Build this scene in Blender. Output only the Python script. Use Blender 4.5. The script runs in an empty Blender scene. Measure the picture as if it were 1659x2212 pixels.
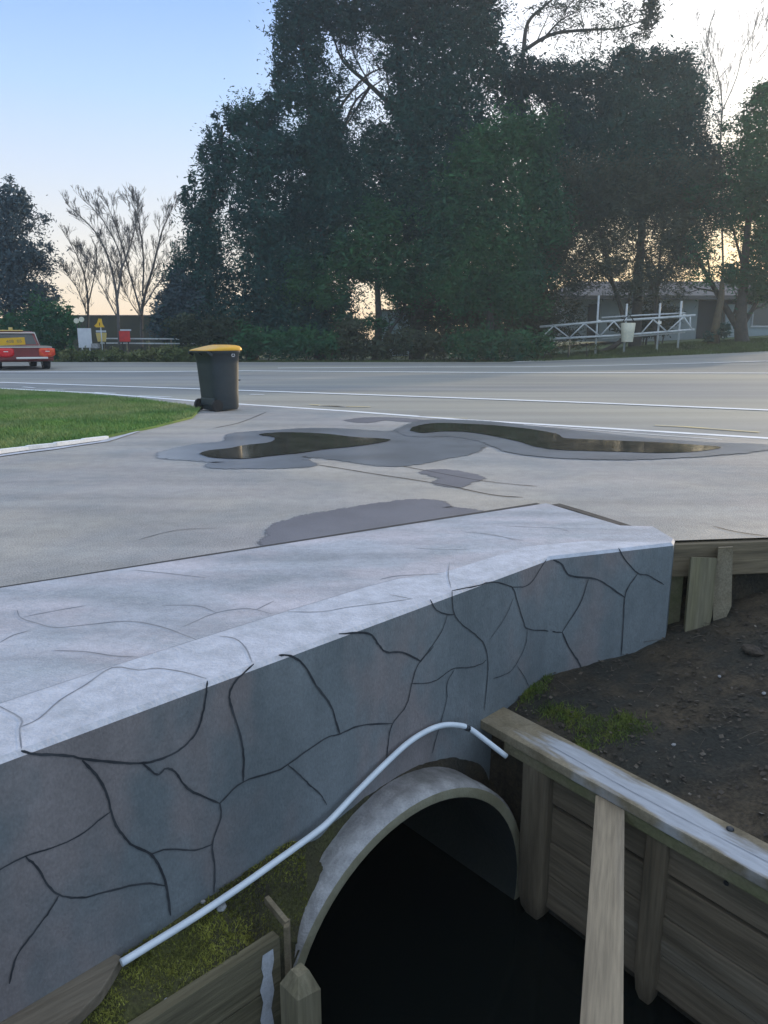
import bpy, bmesh, math, random
import numpy as np
from mathutils import Vector, Matrix
R = math.radians
rng = np.random.default_rng(7)
random.seed(7)
S = bpy.context.scene
COL = S.collection

# ------------------------------------------------------------------ camera, sky, sun, exposure
F, YH, CH = 1640.0, 732.0, 1.2          # focal length / horizon row in units of a 1659 x 2212 picture, eye height
PITCH = math.atan((1106 - YH) / F)
cam = bpy.data.cameras.new('camera'); co = bpy.data.objects.new('camera', cam); COL.objects.link(co)
cam.sensor_fit = 'VERTICAL'; cam.sensor_height = 36.0; cam.lens = F / 2212 * 36.0
cam.clip_start = 0.05; cam.clip_end = 4000
co.location = (0, 0, CH); co.rotation_euler = (R(90) - PITCH, 0, 0)
S.camera = co
S.view_settings.view_transform = 'Standard'; S.view_settings.look = 'None'
S.view_settings.exposure = 0.12; S.view_settings.gamma = 1.0

HAZE = 0.0013
SUN_EL, SUN_AZ = 7.0, 43.0              # degrees; azimuth clockwise from the viewing direction
W = bpy.data.worlds.new('World'); S.world = W; W.use_nodes = True
nt = W.node_tree; nt.nodes.clear()
out = nt.nodes.new('ShaderNodeOutputWorld'); bg = nt.nodes.new('ShaderNodeBackground')
sky = nt.nodes.new('ShaderNodeTexSky'); sky.sky_type = 'NISHITA'; sky.sun_disc = False
sky.sun_elevation = R(SUN_EL); sky.sun_rotation = R(SUN_AZ); sky.air_density = 1.0; sky.dust_density = 1.4; sky.ozone_density = 1.5
# a thin veil of evening haze: pale near the horizon, glowing round the sun, unseen sky overhead brightened to light the foreground
tc = nt.nodes.new('ShaderNodeTexCoord'); sep = nt.nodes.new('ShaderNodeSeparateXYZ')
nt.links.new(tc.outputs['Generated'], sep.inputs[0])
ramp = nt.nodes.new('ShaderNodeValToRGB'); el = ramp.color_ramp.elements
el[0].position = 0.0; el[0].color = (0.95, 0.70, 0.46, 1)
el[1].position = 1.0; el[1].color = (0.74, 0.84, 1.0, 1)
for p, c in ((0.05, (0.92, 0.75, 0.58, 1)), (0.10, (0.86, 0.79, 0.74, 1)), (0.17, (0.66, 0.71, 0.83, 1)),
             (0.27, (0.42, 0.60, 0.92, 1)), (0.42, (0.17, 0.36, 0.84, 1)), (0.55, (0.24, 0.42, 0.82, 1)), (0.75, (0.62, 0.74, 0.95, 1))):
    e = el.new(p); e.color = c
nt.links.new(sep.outputs['Z'], ramp.inputs[0])
GA = R(30); sunv = Vector((math.sin(GA) * math.cos(R(14)), math.cos(GA) * math.cos(R(14)), math.sin(R(14))))
dot = nt.nodes.new('ShaderNodeVectorMath'); dot.operation = 'DOT_PRODUCT'; dot.inputs[1].default_value = sunv
nt.links.new(tc.outputs['Generated'], dot.inputs[0])
gl = nt.nodes.new('ShaderNodeMapRange'); gl.inputs['From Min'].default_value = 0.78; gl.inputs['From Max'].default_value = 1.0
gl.inputs['To Min'].default_value = 0; gl.inputs['To Max'].default_value = 1; gl.interpolation_type = 'SMOOTHSTEP'
nt.links.new(dot.outputs['Value'], gl.inputs['Value'])
glow = nt.nodes.new('ShaderNodeMix'); glow.data_type = 'RGBA'
cool = nt.nodes.new('ShaderNodeValToRGB'); ce = cool.color_ramp.elements
ce[0].position = 0; ce[0].color = (.50, .66, .80, 1); ce[1].position = 1; ce[1].color = (.80, .88, .98, 1)
for p, c in ((.15, (.52, .70, .88, 1)), (.45, (.42, .62, .90, 1)), (.7, (.70, .80, .94, 1))): e = ce.new(p); e.color = c
nt.links.new(sep.outputs['Z'], cool.inputs[0])
sd_ = nt.nodes.new('ShaderNodeMapRange'); sd_.inputs['From Min'].default_value = -.1; sd_.inputs['From Max'].default_value = .6; sd_.interpolation_type = 'SMOOTHSTEP'
nt.links.new(sep.outputs['Y'], sd_.inputs['Value'])
bs = nt.nodes.new('ShaderNodeMix'); bs.data_type = 'RGBA'; nt.links.new(sd_.outputs[0], bs.inputs[0]); nt.links.new(cool.outputs[0], bs.inputs[6]); nt.links.new(ramp.outputs[0], bs.inputs[7])
nt.links.new(gl.outputs[0], glow.inputs[0]); nt.links.new(bs.outputs[2], glow.inputs[6])
gc = nt.nodes.new('ShaderNodeValToRGB'); ge = gc.color_ramp.elements
ge[0].position = 0; ge[0].color = (1.0, .62, .25, 1); ge[1].position = .5; ge[1].color = (1.3, 1.3, 1.35, 1)
e = ge.new(.14); e.color = (1.05, .84, .52, 1); e = ge.new(.24); e.color = (1.25, 1.2, 1.16, 1)
nt.links.new(sep.outputs['Z'], gc.inputs[0]); nt.links.new(gc.outputs[0], glow.inputs[7])
add = nt.nodes.new('ShaderNodeMix'); add.data_type = 'RGBA'; add.blend_type = 'ADD'; add.inputs[0].default_value = 1.0
sc = nt.nodes.new('ShaderNodeVectorMath'); sc.operation = 'SCALE'; sc.inputs['Scale'].default_value = 0.05
nt.links.new(sky.outputs[0], sc.inputs[0])
k1 = nt.nodes.new('ShaderNodeVectorMath'); k1.operation = 'SCALE'; k1.inputs["Scale"].default_value = 1.0
nt.links.new(glow.outputs[2], k1.inputs[0])
nt.links.new(k1.outputs[0], add.inputs[6]); nt.links.new(sc.outputs[0], add.inputs[7])
nt.links.new(add.outputs[2], bg.inputs['Color']); bg.inputs['Strength'].default_value = 1.0
nt.links.new(bg.outputs[0], out.inputs[0])
sl = bpy.data.lights.new('sun', 'SUN'); sl.energy = 5.0; sl.angle = R(0.6); sl.color = (1.0, 0.78, 0.5)
so = bpy.data.objects.new('sun', sl); COL.objects.link(so)
sd = Vector((math.sin(R(SUN_AZ)) * math.cos(R(SUN_EL)), math.cos(R(SUN_AZ)) * math.cos(R(SUN_EL)), math.sin(R(SUN_EL))))
so.rotation_euler = sd.to_track_quat('Z', 'Y').to_euler(); so.location = (20, 60, 20)

# ------------------------------------------------------------------ picture rows/columns -> real places
EYE = Vector((0, 0, CH))
def ray(u, v):
    a = (u - 829.5) / F; b = (1106 - v) / F
    return Vector((a, math.cos(PITCH) + b * math.sin(PITCH), -math.sin(PITCH) + b * math.cos(PITCH)))
def G(u, v, z=0.0):
    r = ray(u, v); return EYE + r * ((z - CH) / r.z)
def AY(u, v, Y):                          # on the upright plane at distance Y
    r = ray(u, v); return EYE + r * (Y / r.y)
def onplane(u, v, A, B, off=0.0):         # on the upright plane through A and B (moved `off` towards the eye)
    n = Vector((B[1] - A[1], -(B[0] - A[0]), 0)).normalized()
    if n.y > 0: n = -n
    r = ray(u, v); t = (Vector((A[0], A[1], 0)) + n * off).dot(n) / r.dot(n)
    return EYE + r * t

# ------------------------------------------------------------------ materials
def new_mat(name):
    m = bpy.data.materials.new(name); m.use_nodes = True
    return m, m.node_tree, m.node_tree.nodes['Principled BSDF']
def M(name, c1, c2=None, scale=4.0, rough=0.8, bump=0.0, bscale=60.0, stretch=(1, 1, 1), c3=None, scale3=0.6, spec=0.5,
      detail=8.0, lo=0.35, hi=0.65, metallic=0.0, lo3=.4, hi3=.65, coat=0.0, fine=None):
    m, t, b = new_mat(name)
    b.inputs['Roughness'].default_value = rough; b.inputs['Metallic'].default_value = metallic
    b.inputs['Specular IOR Level'].default_value = spec
    if coat: b.inputs['Coat Weight'].default_value = coat
    c1 = tuple(c1) + (1,); b.inputs['Base Color'].default_value = c1
    tcn = t.nodes.new('ShaderNodeTexCoord'); mp = t.nodes.new('ShaderNodeMapping'); mp.inputs['Scale'].default_value = stretch
    t.links.new(tcn.outputs['Object'], mp.inputs[0])
    last = None
    def noise(s, d=detail):
        n = t.nodes.new('ShaderNodeTexNoise'); n.inputs['Scale'].default_value = s; n.inputs['Detail'].default_value = d
        n.inputs['Roughness'].default_value = 0.6; t.links.new(mp.outputs[0], n.inputs['Vector']); return n
    def mix(a, fac, bcol, l, h):
        mr = t.nodes.new('ShaderNodeMapRange'); mr.inputs['From Min'].default_value = l; mr.inputs['From Max'].default_value = h
        mr.interpolation_type = 'SMOOTHSTEP'
        t.links.new(fac, mr.inputs['Value'])
        x = t.nodes.new('ShaderNodeMix'); x.data_type = 'RGBA'; t.links.new(mr.outputs[0], x.inputs[0])
        if isinstance(a, tuple): x.inputs[6].default_value = a
        else: t.links.new(a, x.inputs[6])
        x.inputs[7].default_value = tuple(bcol) + (1,); return x.outputs[2]
    col = c1
    if c2 is not None: col = mix(col, noise(scale).outputs[0], c2, lo, hi)
    if c3 is not None: col = mix(col, noise(scale3, 4).outputs[0], c3, lo3, hi3)
    if fine is not None:
        f = noise(fine[0], 2); mr = t.nodes.new('ShaderNodeMapRange'); mr.inputs['From Min'].default_value = .3; mr.inputs['From Max'].default_value = .7
        mr.inputs['To Min'].default_value = 1 - fine[1]; mr.inputs['To Max'].default_value = 1 + fine[1]; t.links.new(f.outputs[0], mr.inputs['Value'])
        x = t.nodes.new('ShaderNodeVectorMath'); x.operation = 'SCALE'; t.links.new(mr.outputs[0], x.inputs['Scale'])
        if isinstance(col, tuple): x.inputs[0].default_value = col[:3]
        else: t.links.new(col, x.inputs[0])
        col = x.outputs[0]
    if not isinstance(col, tuple): t.links.new(col, b.inputs['Base Color'])
    if bump:
        bp = t.nodes.new('ShaderNodeBump'); bp.inputs['Strength'].default_value = bump; bp.inputs['Distance'].default_value = 0.02
        t.links.new(noise(bscale).outputs[0], bp.inputs['Height']); t.links.new(bp.outputs[0], b.inputs['Normal'])
    return m
def wood(name, c1, c2, c3, ang=0.0, vertical=False, rough=.85, bump=.45):
    """timber with grain running along `ang` (radians in plan) or upright, with knots and grey weathering"""
    c1, c2, c3 = [(c[0] * .97, c[1] * .93, c[2] * .92) for c in (c1, c2, c3)]
    m = M(name, c1, c2, 9, rough, bump, 34, stretch=(1, 1, .07) if vertical else (.07, 1, 1), c3=c3, scale3=2.6, fine=(60, .22), lo=.38, hi=.66, lo3=.48, hi3=.72)
    t = m.node_tree; mp = [n for n in t.nodes if n.type == 'MAPPING'][0]
    if not vertical:
        pre = t.nodes.new('ShaderNodeMapping'); pre.inputs['Rotation'].default_value = (0, 0, -ang); src = mp.inputs[0].links[0].from_socket
        t.links.new(src, pre.inputs[0]); t.links.new(pre.outputs[0], mp.inputs[0])
    return m
def leafmat(name, c1, c2, c3=None, scale=.35):
    c1, c2, c3 = [tuple(q * m_ for q, m_ in zip(c, (1.12, 1.38, 1.36))) if c else None for c in (c1, c2, c3)]
    m = M(name, c1, c2, scale=scale, rough=.9, spec=.1, detail=10, lo=.38, hi=.62, c3=c3 or c1, scale3=.12)
    t = m.node_tree; b = t.nodes['Principled BSDF']; b.inputs['Subsurface Weight'].default_value = 0
    return m

MT = dict(

 drive=M('driveway_asphalt', (.345, .33, .335), (.245, .265, .283), .75, .8, .5, 90, c3=(.40, .372, .335), scale3=.25, fine=(85, .20), lo=.3, hi=.7, spec=.45),  # warm blotches put the low evening light into the colour
 road=M('road_asphalt', (.285, .285, .285), (.23, .236, .24), .22, .8, .5, 40, c3=(.37, .35, .30), scale3=.07, fine=(60, .08), stretch=(.4, 1.6, 1), spec=.3),  # warmer tone stands in for evening light on the road
 damp=M('damp_asphalt', (.135, .13, .145), (.165, .16, .18), 1.5, .55, .2, 90, fine=(140, .1)),
 wet=M('wet_asphalt', (.22, .232, .26), (.165, .17, .185), 1.2, .30, .05, 60, spec=.6),
 crack=M('crack_fill', (.03, .032, .036), (.05, .05, .055), 20, .9),
 hair=M('hairline_crack', (.17, .185, .22), (.26, .28, .32), 9, .9),
 paint=M('road_paint', (.86, .86, .88), (.66, .66, .67), 3.0, .6, .05, 60, lo=.45, hi=.8, fine=(50, .08)),
 ypaint=M('yellow_road_paint', (.72, .60, .30), (.50, .46, .33), 2.0, .7),
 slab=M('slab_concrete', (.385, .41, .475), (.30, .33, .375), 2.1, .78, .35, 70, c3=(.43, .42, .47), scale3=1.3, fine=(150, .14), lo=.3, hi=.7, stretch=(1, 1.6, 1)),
 slabedge=M('pale_slab_edge', (.47, .49, .56), (.38, .405, .46), 3.2, .78, .25, 60, fine=(120, .07), lo=.4, hi=.8),  # paler concrete for the slab's front strip and the gutter strip
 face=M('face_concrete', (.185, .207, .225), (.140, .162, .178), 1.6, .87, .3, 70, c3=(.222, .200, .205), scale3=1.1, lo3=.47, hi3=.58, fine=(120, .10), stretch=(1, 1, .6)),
 joint=M('joint_groove', (.022, .026, .034), (.05, .055, .065), 8, .9),
 pipe=M('pipe_concrete', (.33, .32, .325), (.19, .19, .185), 2.6, .88, .5, 50, c3=(.40, .40, .42), scale3=1.5, fine=(100, .1)),
 piperim=M('pipe_rim_concrete', (.30, .28, .20), (.22, .20, .13), 5, .85, .3, 60),
 pvc=M('white_plastic', (.72, .78, .86), (.62, .68, .76), 6, .38),
 water=M('dark_ditch_water', (.004, .006, .006), rough=.12, spec=.15),  # near-black base also carries the shade over the ditch
 mirror=M('puddle_water', (.045, .04, .032), (.075, .068, .055), 3.0, .06, .02, 14, spec=.75),
 soil=M('dark_soil', (.032, .024, .015), (.066, .050, .032), 9, .95, .9, 30, c3=(.022, .022, .018), scale3=2.2, fine=(60, .35)),
 moss=M('moss', (.20, .21, .025), (.09, .10, .025), 7, .95, .8, 60, c3=(.34, .34, .07), scale3=4.0, fine=(90, .4)),
 mosssoil=M('mossy_soil', (.055, .050, .024), (.10, .105, .026), 6, .95, .8, 50, c3=(.035, .030, .020), scale3=3.0, fine=(90, .4)),
 timber=M('weathered_timber', (.21, .168, .108), (.115, .092, .06), 5, .85, .35, 40, stretch=(1, 1, 1), c3=(.25, .215, .155), scale3=2.2, fine=(90, .22)),
 timberlight=M('pale_timber', (.33, .275, .195), (.25, .205, .145), 4, .8, .25, 50, fine=(60, .1)),
 timbergreen=M('algae_timber', (.125, .125, .062), (.18, .155, .10), 4, .85, .3, 50, fine=(70, .15)),
 plank=M('plank_timber', (.13, .104, .070), (.33, .31, .26), 2.6, .88, .35, 40, c3=(.085, .068, .045), scale3=1.8, fine=(70, .15), stretch=(.6, .6, 2)),
 worn=M('worn_white_wood', (.46, .48, .53), (.28, .27, .25), 7, .75, .2, 60, lo=.5, hi=.8, fine=(60, .1)),
 rust=M('dark_bolt', (.05, .055, .065), rough=.5, metallic=.6),
 lawn=M('lawn_ground', (.11, .20, .04), (.075, .15, .034), 2.5, .95, .4, 40, c3=(.15, .20, .06), scale3=.5, fine=(60, .3)),
 blade=M('lawn_blades', (.17, .31, .07), (.10, .21, .05), 1.6, .8, c3=(.27, .32, .13), scale3=.5),
 verge=M('verge_grass', (.055, .085, .022), (.035, .045, .018), 1.0, .95, .4, 20, c3=(.075, .11, .03), scale3=.3),
 ground=M('ground_soil', (.05, .05, .035), (.07, .065, .04), .6, .95, .3, 20),
 pipe_inner=M('dark_inner_concrete', (.026, .032, .034), (.012, .016, .016), 3, .6, .3, 40, c3=(.03, .035, .03), scale3=1.2),  # inside of the pipe, coloured darker than its outside
 binbody=M('bin_plastic', (.016, .027, .036), (.022, .034, .043), 5, .5, .05, 60, spec=.5),
 binlid=M('yellow_lid', (.80, .42, .02), (.72, .38, .02), 6, .4, spec=.5),
 black=M('black_rubber', (.012, .012, .014), rough=.7),
 steel=M('galvanised_steel', (.62, .64, .66), (.50, .52, .54), 8, .5),
 white=M('white_board', (.60, .61, .65), (.54, .55, .60), 5, .6),
 bucket=M('white_bucket_plastic', (.70, .66, .52), (.60, .58, .48), 8, .6),
 yellow=M('yellow_sign_face', (.80, .46, .01), (.72, .42, .02), 6, .5),
 cream=M('cream_yellow_panel', (.70, .50, .12), (.60, .48, .22), 9, .6),
 red=M('red_panel', (.62, .03, .02), (.50, .025, .02), 6, .5),
 bark=M('bark', (.040, .036, .034), (.065, .058, .052), 4, .9, .4, 20),
 barkb=M('pale_bark', (.085, .078, .078), (.13, .12, .115), 3, .9),
 barkbrown=M('brown_leaning_bark', (.12, .095, .06), (.08, .065, .045), 3, .9),
)
def streaks(m, sc_, amt, freq=5.0):
    t = m.node_tree; b = t.nodes['Principled BSDF']; src = b.inputs['Base Color'].links[0].from_socket
    tcn = t.nodes.new('ShaderNodeTexCoord'); mp = t.nodes.new('ShaderNodeMapping'); mp.inputs['Scale'].default_value = sc_; t.links.new(tcn.outputs['Object'], mp.inputs[0])
    n = t.nodes.new('ShaderNodeTexNoise'); n.inputs['Scale'].default_value = freq; n.inputs['Detail'].default_value = 6; t.links.new(mp.outputs[0], n.inputs['Vector'])
    mr = t.nodes.new('ShaderNodeMapRange'); mr.inputs['From Min'].default_value = .35; mr.inputs['From Max'].default_value = .65; mr.inputs['To Min'].default_value = 1 - amt; mr.inputs['To Max'].default_value = 1 + amt * .7; t.links.new(n.outputs[0], mr.inputs['Value'])
    x = t.nodes.new('ShaderNodeVectorMath'); x.operation = 'SCALE'; t.links.new(src, x.inputs[0]); t.links.new(mr.outputs[0], x.inputs['Scale']); t.links.new(x.outputs[0], b.inputs['Base Color'])
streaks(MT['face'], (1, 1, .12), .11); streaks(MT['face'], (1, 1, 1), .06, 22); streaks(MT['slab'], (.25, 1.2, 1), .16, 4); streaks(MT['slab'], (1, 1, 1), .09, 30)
streaks(MT['slabedge'], (1, 1, 1), .12, 16); streaks(MT['drive'], (.18, 1, 1), .13, 2.2); streaks(MT['drive'], (1, 1, 1), .07, 9); streaks(MT['road'], (.05, 1, 1), .13, 1.3); streaks(MT['pipe'], (1, 1, 1), .2, 14)
MT['fol_dark'] = leafmat('dark_needles', (.018, .048, .044), (.034, .076, .058), (.014, .038, .040))
MT['fol_green'] = leafmat('green_leaves', (.024, .066, .030), (.044, .104, .040), (.018, .052, .038))
MT['fol_blue'] = leafmat('grey_blue_leaves', (.060, .072, .085), (.085, .10, .115), (.045, .055, .062))
MT['fol_brown'] = leafmat('brown_twigs', (.052, .054, .040), (.080, .076, .054), (.036, .044, .036))
MT['fol_olive'] = leafmat('olive_leaves', (.055, .055, .026), (.095, .085, .042), (.038, .044, .022), scale=.9)
MT['fol_hedge'] = leafmat('hedge_leaves', (.09, .095, .036), (.17, .145, .065), (.07, .08, .03), scale=1.2)
MT['fol_dull'] = leafmat('dull_brown_leaves', (.040, .042, .028), (.060, .058, .036), (.028, .038, .026), scale=.6)

# ------------------------------------------------------------------ objects
def tag(o, label=None, cat=None, group=None, kind=None):
    if label: o['label'] = label
    if cat: o['category'] = cat
    if group: o['group'] = group
    if kind: o['kind'] = kind
    return o
def empty(name, loc, label, cat, group=None, rz=0.0):
    o = bpy.data.objects.new(name, None); COL.objects.link(o); o.location = loc; o.rotation_euler = (0, 0, rz)
    o.empty_display_size = .1
    return tag(o, label, cat, group)
class MB:
    """collects verts/faces of one mesh object"""
    def __init__(s): s.v = []; s.f = []; s.m = []; s.smooth = []
    def add(s, vs, fs, mi=0, smooth=False):
        b = len(s.v); s.v += [tuple(x) for x in vs]; s.f += [tuple(b + i for i in f) for f in fs]; s.m += [mi] * len(fs); s.smooth += [smooth] * len(fs)
    def box(s, c, size, rot=None, mi=0, bev=0.0):
        x, y, z = [q / 2 for q in size]; M4 = (rot or Matrix.Identity(3)); c = Vector(c)
        if bev <= 0:
            P = [(a * x, b_ * y, d * z) for a in (-1, 1) for b_ in (-1, 1) for d in (-1, 1)]
            fs = [(0, 1, 3, 2), (4, 6, 7, 5), (0, 4, 5, 1), (2, 3, 7, 6), (0, 2, 6, 4), (1, 5, 7, 3)]
            s.add([c + M4 @ Vector(p) for p in P], fs, mi)
        else:
            bm = bmesh.new(); bmesh.ops.create_cube(bm, size=1.0)
            for v in bm.verts: v.co = Vector((v.co.x * 2 * x, v.co.y * 2 * y, v.co.z * 2 * z))
            bmesh.ops.bevel(bm, geom=bm.edges[:], offset=bev, segments=2, affect='EDGES', profile=.7)
            bm.verts.index_update()
            s.add([c + M4 @ v.co for v in bm.verts], [[v.index for v in f.verts] for f in bm.faces], mi); bm.free()
    def beam(s, a, b, w, h, mi=0, bev=0.0, up=Vector((0, 0, 1))):
        a = Vector(a); b = Vector(b); d = (b - a); L = d.length; d.normalize()
        if abs(d.dot(up)) > .98: up = Vector((0, 1, 0))
        x = d.cross(up).normalized(); z = x.cross(d).normalized()
        s.box((a + b) / 2, (w, L, h), Matrix((x, d, z)).transposed(), mi, bev)
    def tube(s, pts, rad, n=8, mi=0, caps=True, smooth=True):
        pts = [Vector(p) for p in pts]; k = len(pts)
        if not hasattr(rad, '__len__'): rad = [rad] * k
        vs = []; prev = None
        for i, p in enumerate(pts):
            d = (pts[min(i + 1, k - 1)] - pts[max(i - 1, 0)]).normalized()
            if prev is None:
                x = d.cross(Vector((0, 0, 1)) if abs(d.z) < .9 else Vector((1, 0, 0))).normalized()
            else:
                x = (prev - d * prev.dot(d)).normalized()
            prev = x; y = d.cross(x)
            for j in range(n):
                a = 2 * math.pi * j / n; vs.append(p + (x * math.cos(a) + y * math.sin(a)) * rad[i])
        fs = [(i * n + j, i * n + (j + 1) % n, (i + 1) * n + (j + 1) % n, (i + 1) * n + j) for i in range(k - 1) for j in range(n)]
        s.add(vs, fs, mi, smooth)
        if caps: b = len(s.v) - len(vs); s.f += [tuple(b + j for j in range(n))[::-1], tuple(b + (k - 1) * n + j for j in range(n))]; s.m += [mi] * 2; s.smooth += [False] * 2
    def prism(s, poly, z0, z1, mi=0):
        n = len(poly); vs = [(p[0], p[1], z0) for p in poly] + [(p[0], p[1], z1) for p in poly]
        s.add(vs, [tuple(range(n))[::-1], tuple(range(n, 2 * n))] + [(i, (i + 1) % n, n + (i + 1) % n, n + i) for i in range(n)], mi)
    def ribbon(s, pts, w, nrm, mi=0, taper=True, zf=None):
        """a thin strip along a polyline lying on a surface with normal nrm"""
        pts = [Vector(p) for p in pts]; k = len(pts); vs = []
        for i, p in enumerate(pts):
            d = (pts[min(i + 1, k - 1)] - pts[max(i - 1, 0)]).normalized(); x = d.cross(nrm).normalized()
            ww = w * (0.45 if taper and i in (0, k - 1) else 1.0) * random.uniform(.75, 1.2) / 2
            vs += [p + x * ww, p - x * ww]
        s.add(vs, [(2 * i, 2 * i + 1, 2 * i + 3, 2 * i + 2) for i in range(k - 1)], mi)
    def build(s, name, mats, parent=None, bevel=0.0, loc=None):
        me = bpy.data.meshes.new(name); me.from_pydata(s.v, [], s.f)
        if not isinstance(mats, (list, tuple)): mats = [mats]
        for m in mats: me.materials.append(MT[m] if isinstance(m, str) else m)
        me.polygons.foreach_set('material_index', s.m); me.polygons.foreach_set('use_smooth', s.smooth); me.update()
        o = bpy.data.objects.new(name, me); COL.objects.link(o)
        if loc is not None:
            me.transform(Matrix.Translation(-Vector(loc))); o.location = loc
        if parent: o.parent = parent
        if bevel:
            md = o.modifiers.new('bevel', 'BEVEL'); md.width = bevel; md.segments = 2; md.limit_method = 'ANGLE'
        return o
def smooth_line(pts, n=6):
    """Catmull-Rom through the points"""
    P = [Vector(p) for p in pts]; P = [P[0] * 2 - P[1]] + P + [P[-1] * 2 - P[-2]]; o = []
    for i in range(1, len(P) - 2):
        for k in range(n):
            t = k / n; a, b, c, d = P[i - 1:i + 3]
            o.append(.5 * ((2 * b) + (c - a) * t + (2 * a - 5 * b + 4 * c - d) * t * t + (3 * b - a - 3 * c + d) * t ** 3))
    o.append(P[-2]); return o
def fillpoly(mb, pts, mi=0):
    """a flat polygon, possibly concave"""
    from mathutils.geometry import tessellate_polygon
    tris = tessellate_polygon([[Vector(p) for p in pts]])
    mb.add(pts, [t for t in tris], mi)
    # make faces look up
    b = len(mb.f) - len(tris)
    for i in range(b, len(mb.f)):
        a, c, d = [Vector(mb.v[q]) for q in mb.f[i]]
        if (c - a).cross(d - a).z < 0: mb.f[i] = mb.f[i][::-1]
def ss(a, b, x):
    t = min(1, max(0, (x - a) / (b - a))); return t * t * (3 - 2 * t)
def TZ(x, y):
    r = .575 * (max(0.0, min(x, 45) - 6) / 14.7) ** 1.2 * ss(28, 41, y)
    return r + .5 * ss(41.3, 47, y) * ss(7, 20, x)
def gridmesh(name, xs, ys, zf, mat, kind='structure', jit=0):
    mb = MB(); nx, ny = len(xs), len(ys)
    mb.add([(x, y, zf(x, y)) for y in ys for x in xs], [(j * nx + i, j * nx + i + 1, (j + 1) * nx + i + 1, (j + 1) * nx + i) for j in range(ny - 1) for i in range(nx - 1)], 0, True)
    o = mb.build(name, mat); tag(o, kind=kind); return o

# ------------------------------------------------------------------ ground, road, driveway
xs = [-900, -300, -120, -60] + list(np.linspace(-45, 60, 60)) + [90, 150, 400, 900]
EDGE = 41.0
gridmesh('ground', xs, [EDGE + .25] + list(np.linspace(41.6, 60, 20)) + [80, 120, 300, 1200], lambda x, y: TZ(x, y) - .01, 'verge')
gridmesh('road', xs, [8, 14, 20, 26] + list(np.linspace(28, EDGE + .3, 16)), lambda x, y: TZ(x, y) - .006, 'road')
# the driveway and the near ground behind the headwall
ZT = 0.02                                                  # top of the headwall slab
A = G(0, 1640, ZT); B = G(1190, 1203, ZT); C = G(1455, 1173, ZT)
bL = G(0, 1270, ZT); bR = G(1180, 1087, ZT); r2 = G(1340, 1135, ZT); r3 = G(1410, 1137, ZT)
backdir = (bR - bL).normalized(); A0 = A - (B - A).normalized() * 3.0; bL0 = bL - backdir * 4.2
l2 = [G(u, v) for u, v in ((-420, 826), (0, 838), (430, 867), (530, 874), (1000, 905), (1659, 948), (2300, 992))]
beam0 = Vector((1.70, 4.47, 0)); beamd = Vector((.60, .075, 0)).normalized()
mb = MB()
poly = [bL0 + Vector((-10, 6, 0)), bL0, bR, r2, r3, C + Vector((0.02, .06, 0)), beam0, beam0 + beamd * 12] + [Vector((26, 5.5, 0))] + [p for p in reversed(l2)]
fillpoly(mb, [(p[0], p[1], 0.0) for p in poly])
def GP(l, z): return [tuple(G(u, v, z)) for u, v in l]
UP = Vector((0, 0, 1))
for l, w in (([(680, 1003), (740, 1012), (800, 1022), (880, 1034), (960, 1047), (1060, 1068), (1130, 1074)], .02),
             ([(720, 990), (800, 997), (860, 1005), (940, 1020), (1020, 1035), (1100, 1045), (1160, 1050)], .016),
             ([(1540, 1136), (1590, 1148), (1659, 1158)], .012), ([(360, 990), (430, 989), (480, 995)], .012),
             ([(460, 925), (520, 912), (575, 890)], .02), ([(300, 1165), (380, 1145), (470, 1140)], .006)):
    mb.ribbon(smooth_line(GP(l, .004), 3), w, UP, 1)
bo = Vector((-backdir.y, backdir.x, 0)); q_ = lambda p, o_: Vector((p[0], p[1], 0)) + bo * o_ + UP * .005
mb.ribbon([q_(bL0, .05), q_(bL, .055), q_(bL.lerp(bR, .15), .06), q_(bL.lerp(bR, .3), .066), q_(bL.lerp(bR, .45), .071), q_(bL.lerp(bR, .6), .073), q_(bL.lerp(bR, .8), .076), q_(bR, .08)], .032, UP, 1, False)
rd = (r2 - bR); rd.z = 0; rd.normalize(); ro = Vector((-rd.y, rd.x, 0)); q2_ = lambda p, o_: Vector((p[0], p[1], 0)) + ro * o_ + UP * .006
mb.ribbon([q2_(bR, .085), q2_(bR.lerp(r2, .3), .095), q2_(bR.lerp(r2, .65), .085), q2_(r2, .065)], .075, UP, 1, False)
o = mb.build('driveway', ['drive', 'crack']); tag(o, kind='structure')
mb = MB()
fillpoly(mb, [(-60, -60, -.03), (bL0[0] - 1, bL0[1] - .6, -.03), (bR[0], bR[1], -.03), (r3[0], r3[1], -.03), (beam0[0], beam0[1], -.03), (20, 6.8, -.03), (60, 6.8, -.03), (60, 8.2, -.03), (-60, 8.2, -.03)])
mb.add([(-900, -900, -.04), (900, -900, -.04), (900, -2.5, -.04), (-900, -2.5, -.04), (-900, -2.5, -.04), (-60, -2.5, -.04), (-60, 8.2, -.04), (-900, 8.2, -.04),
        (6.5, -2.5, -.04), (900, -2.5, -.04), (900, 8.2, -.04), (6.5, 8.2, -.04)], [(0, 1, 2, 3), (4, 5, 6, 7), (8, 9, 10, 11)])
tag(mb.build('near_ground', 'ground'), kind='structure')

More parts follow.
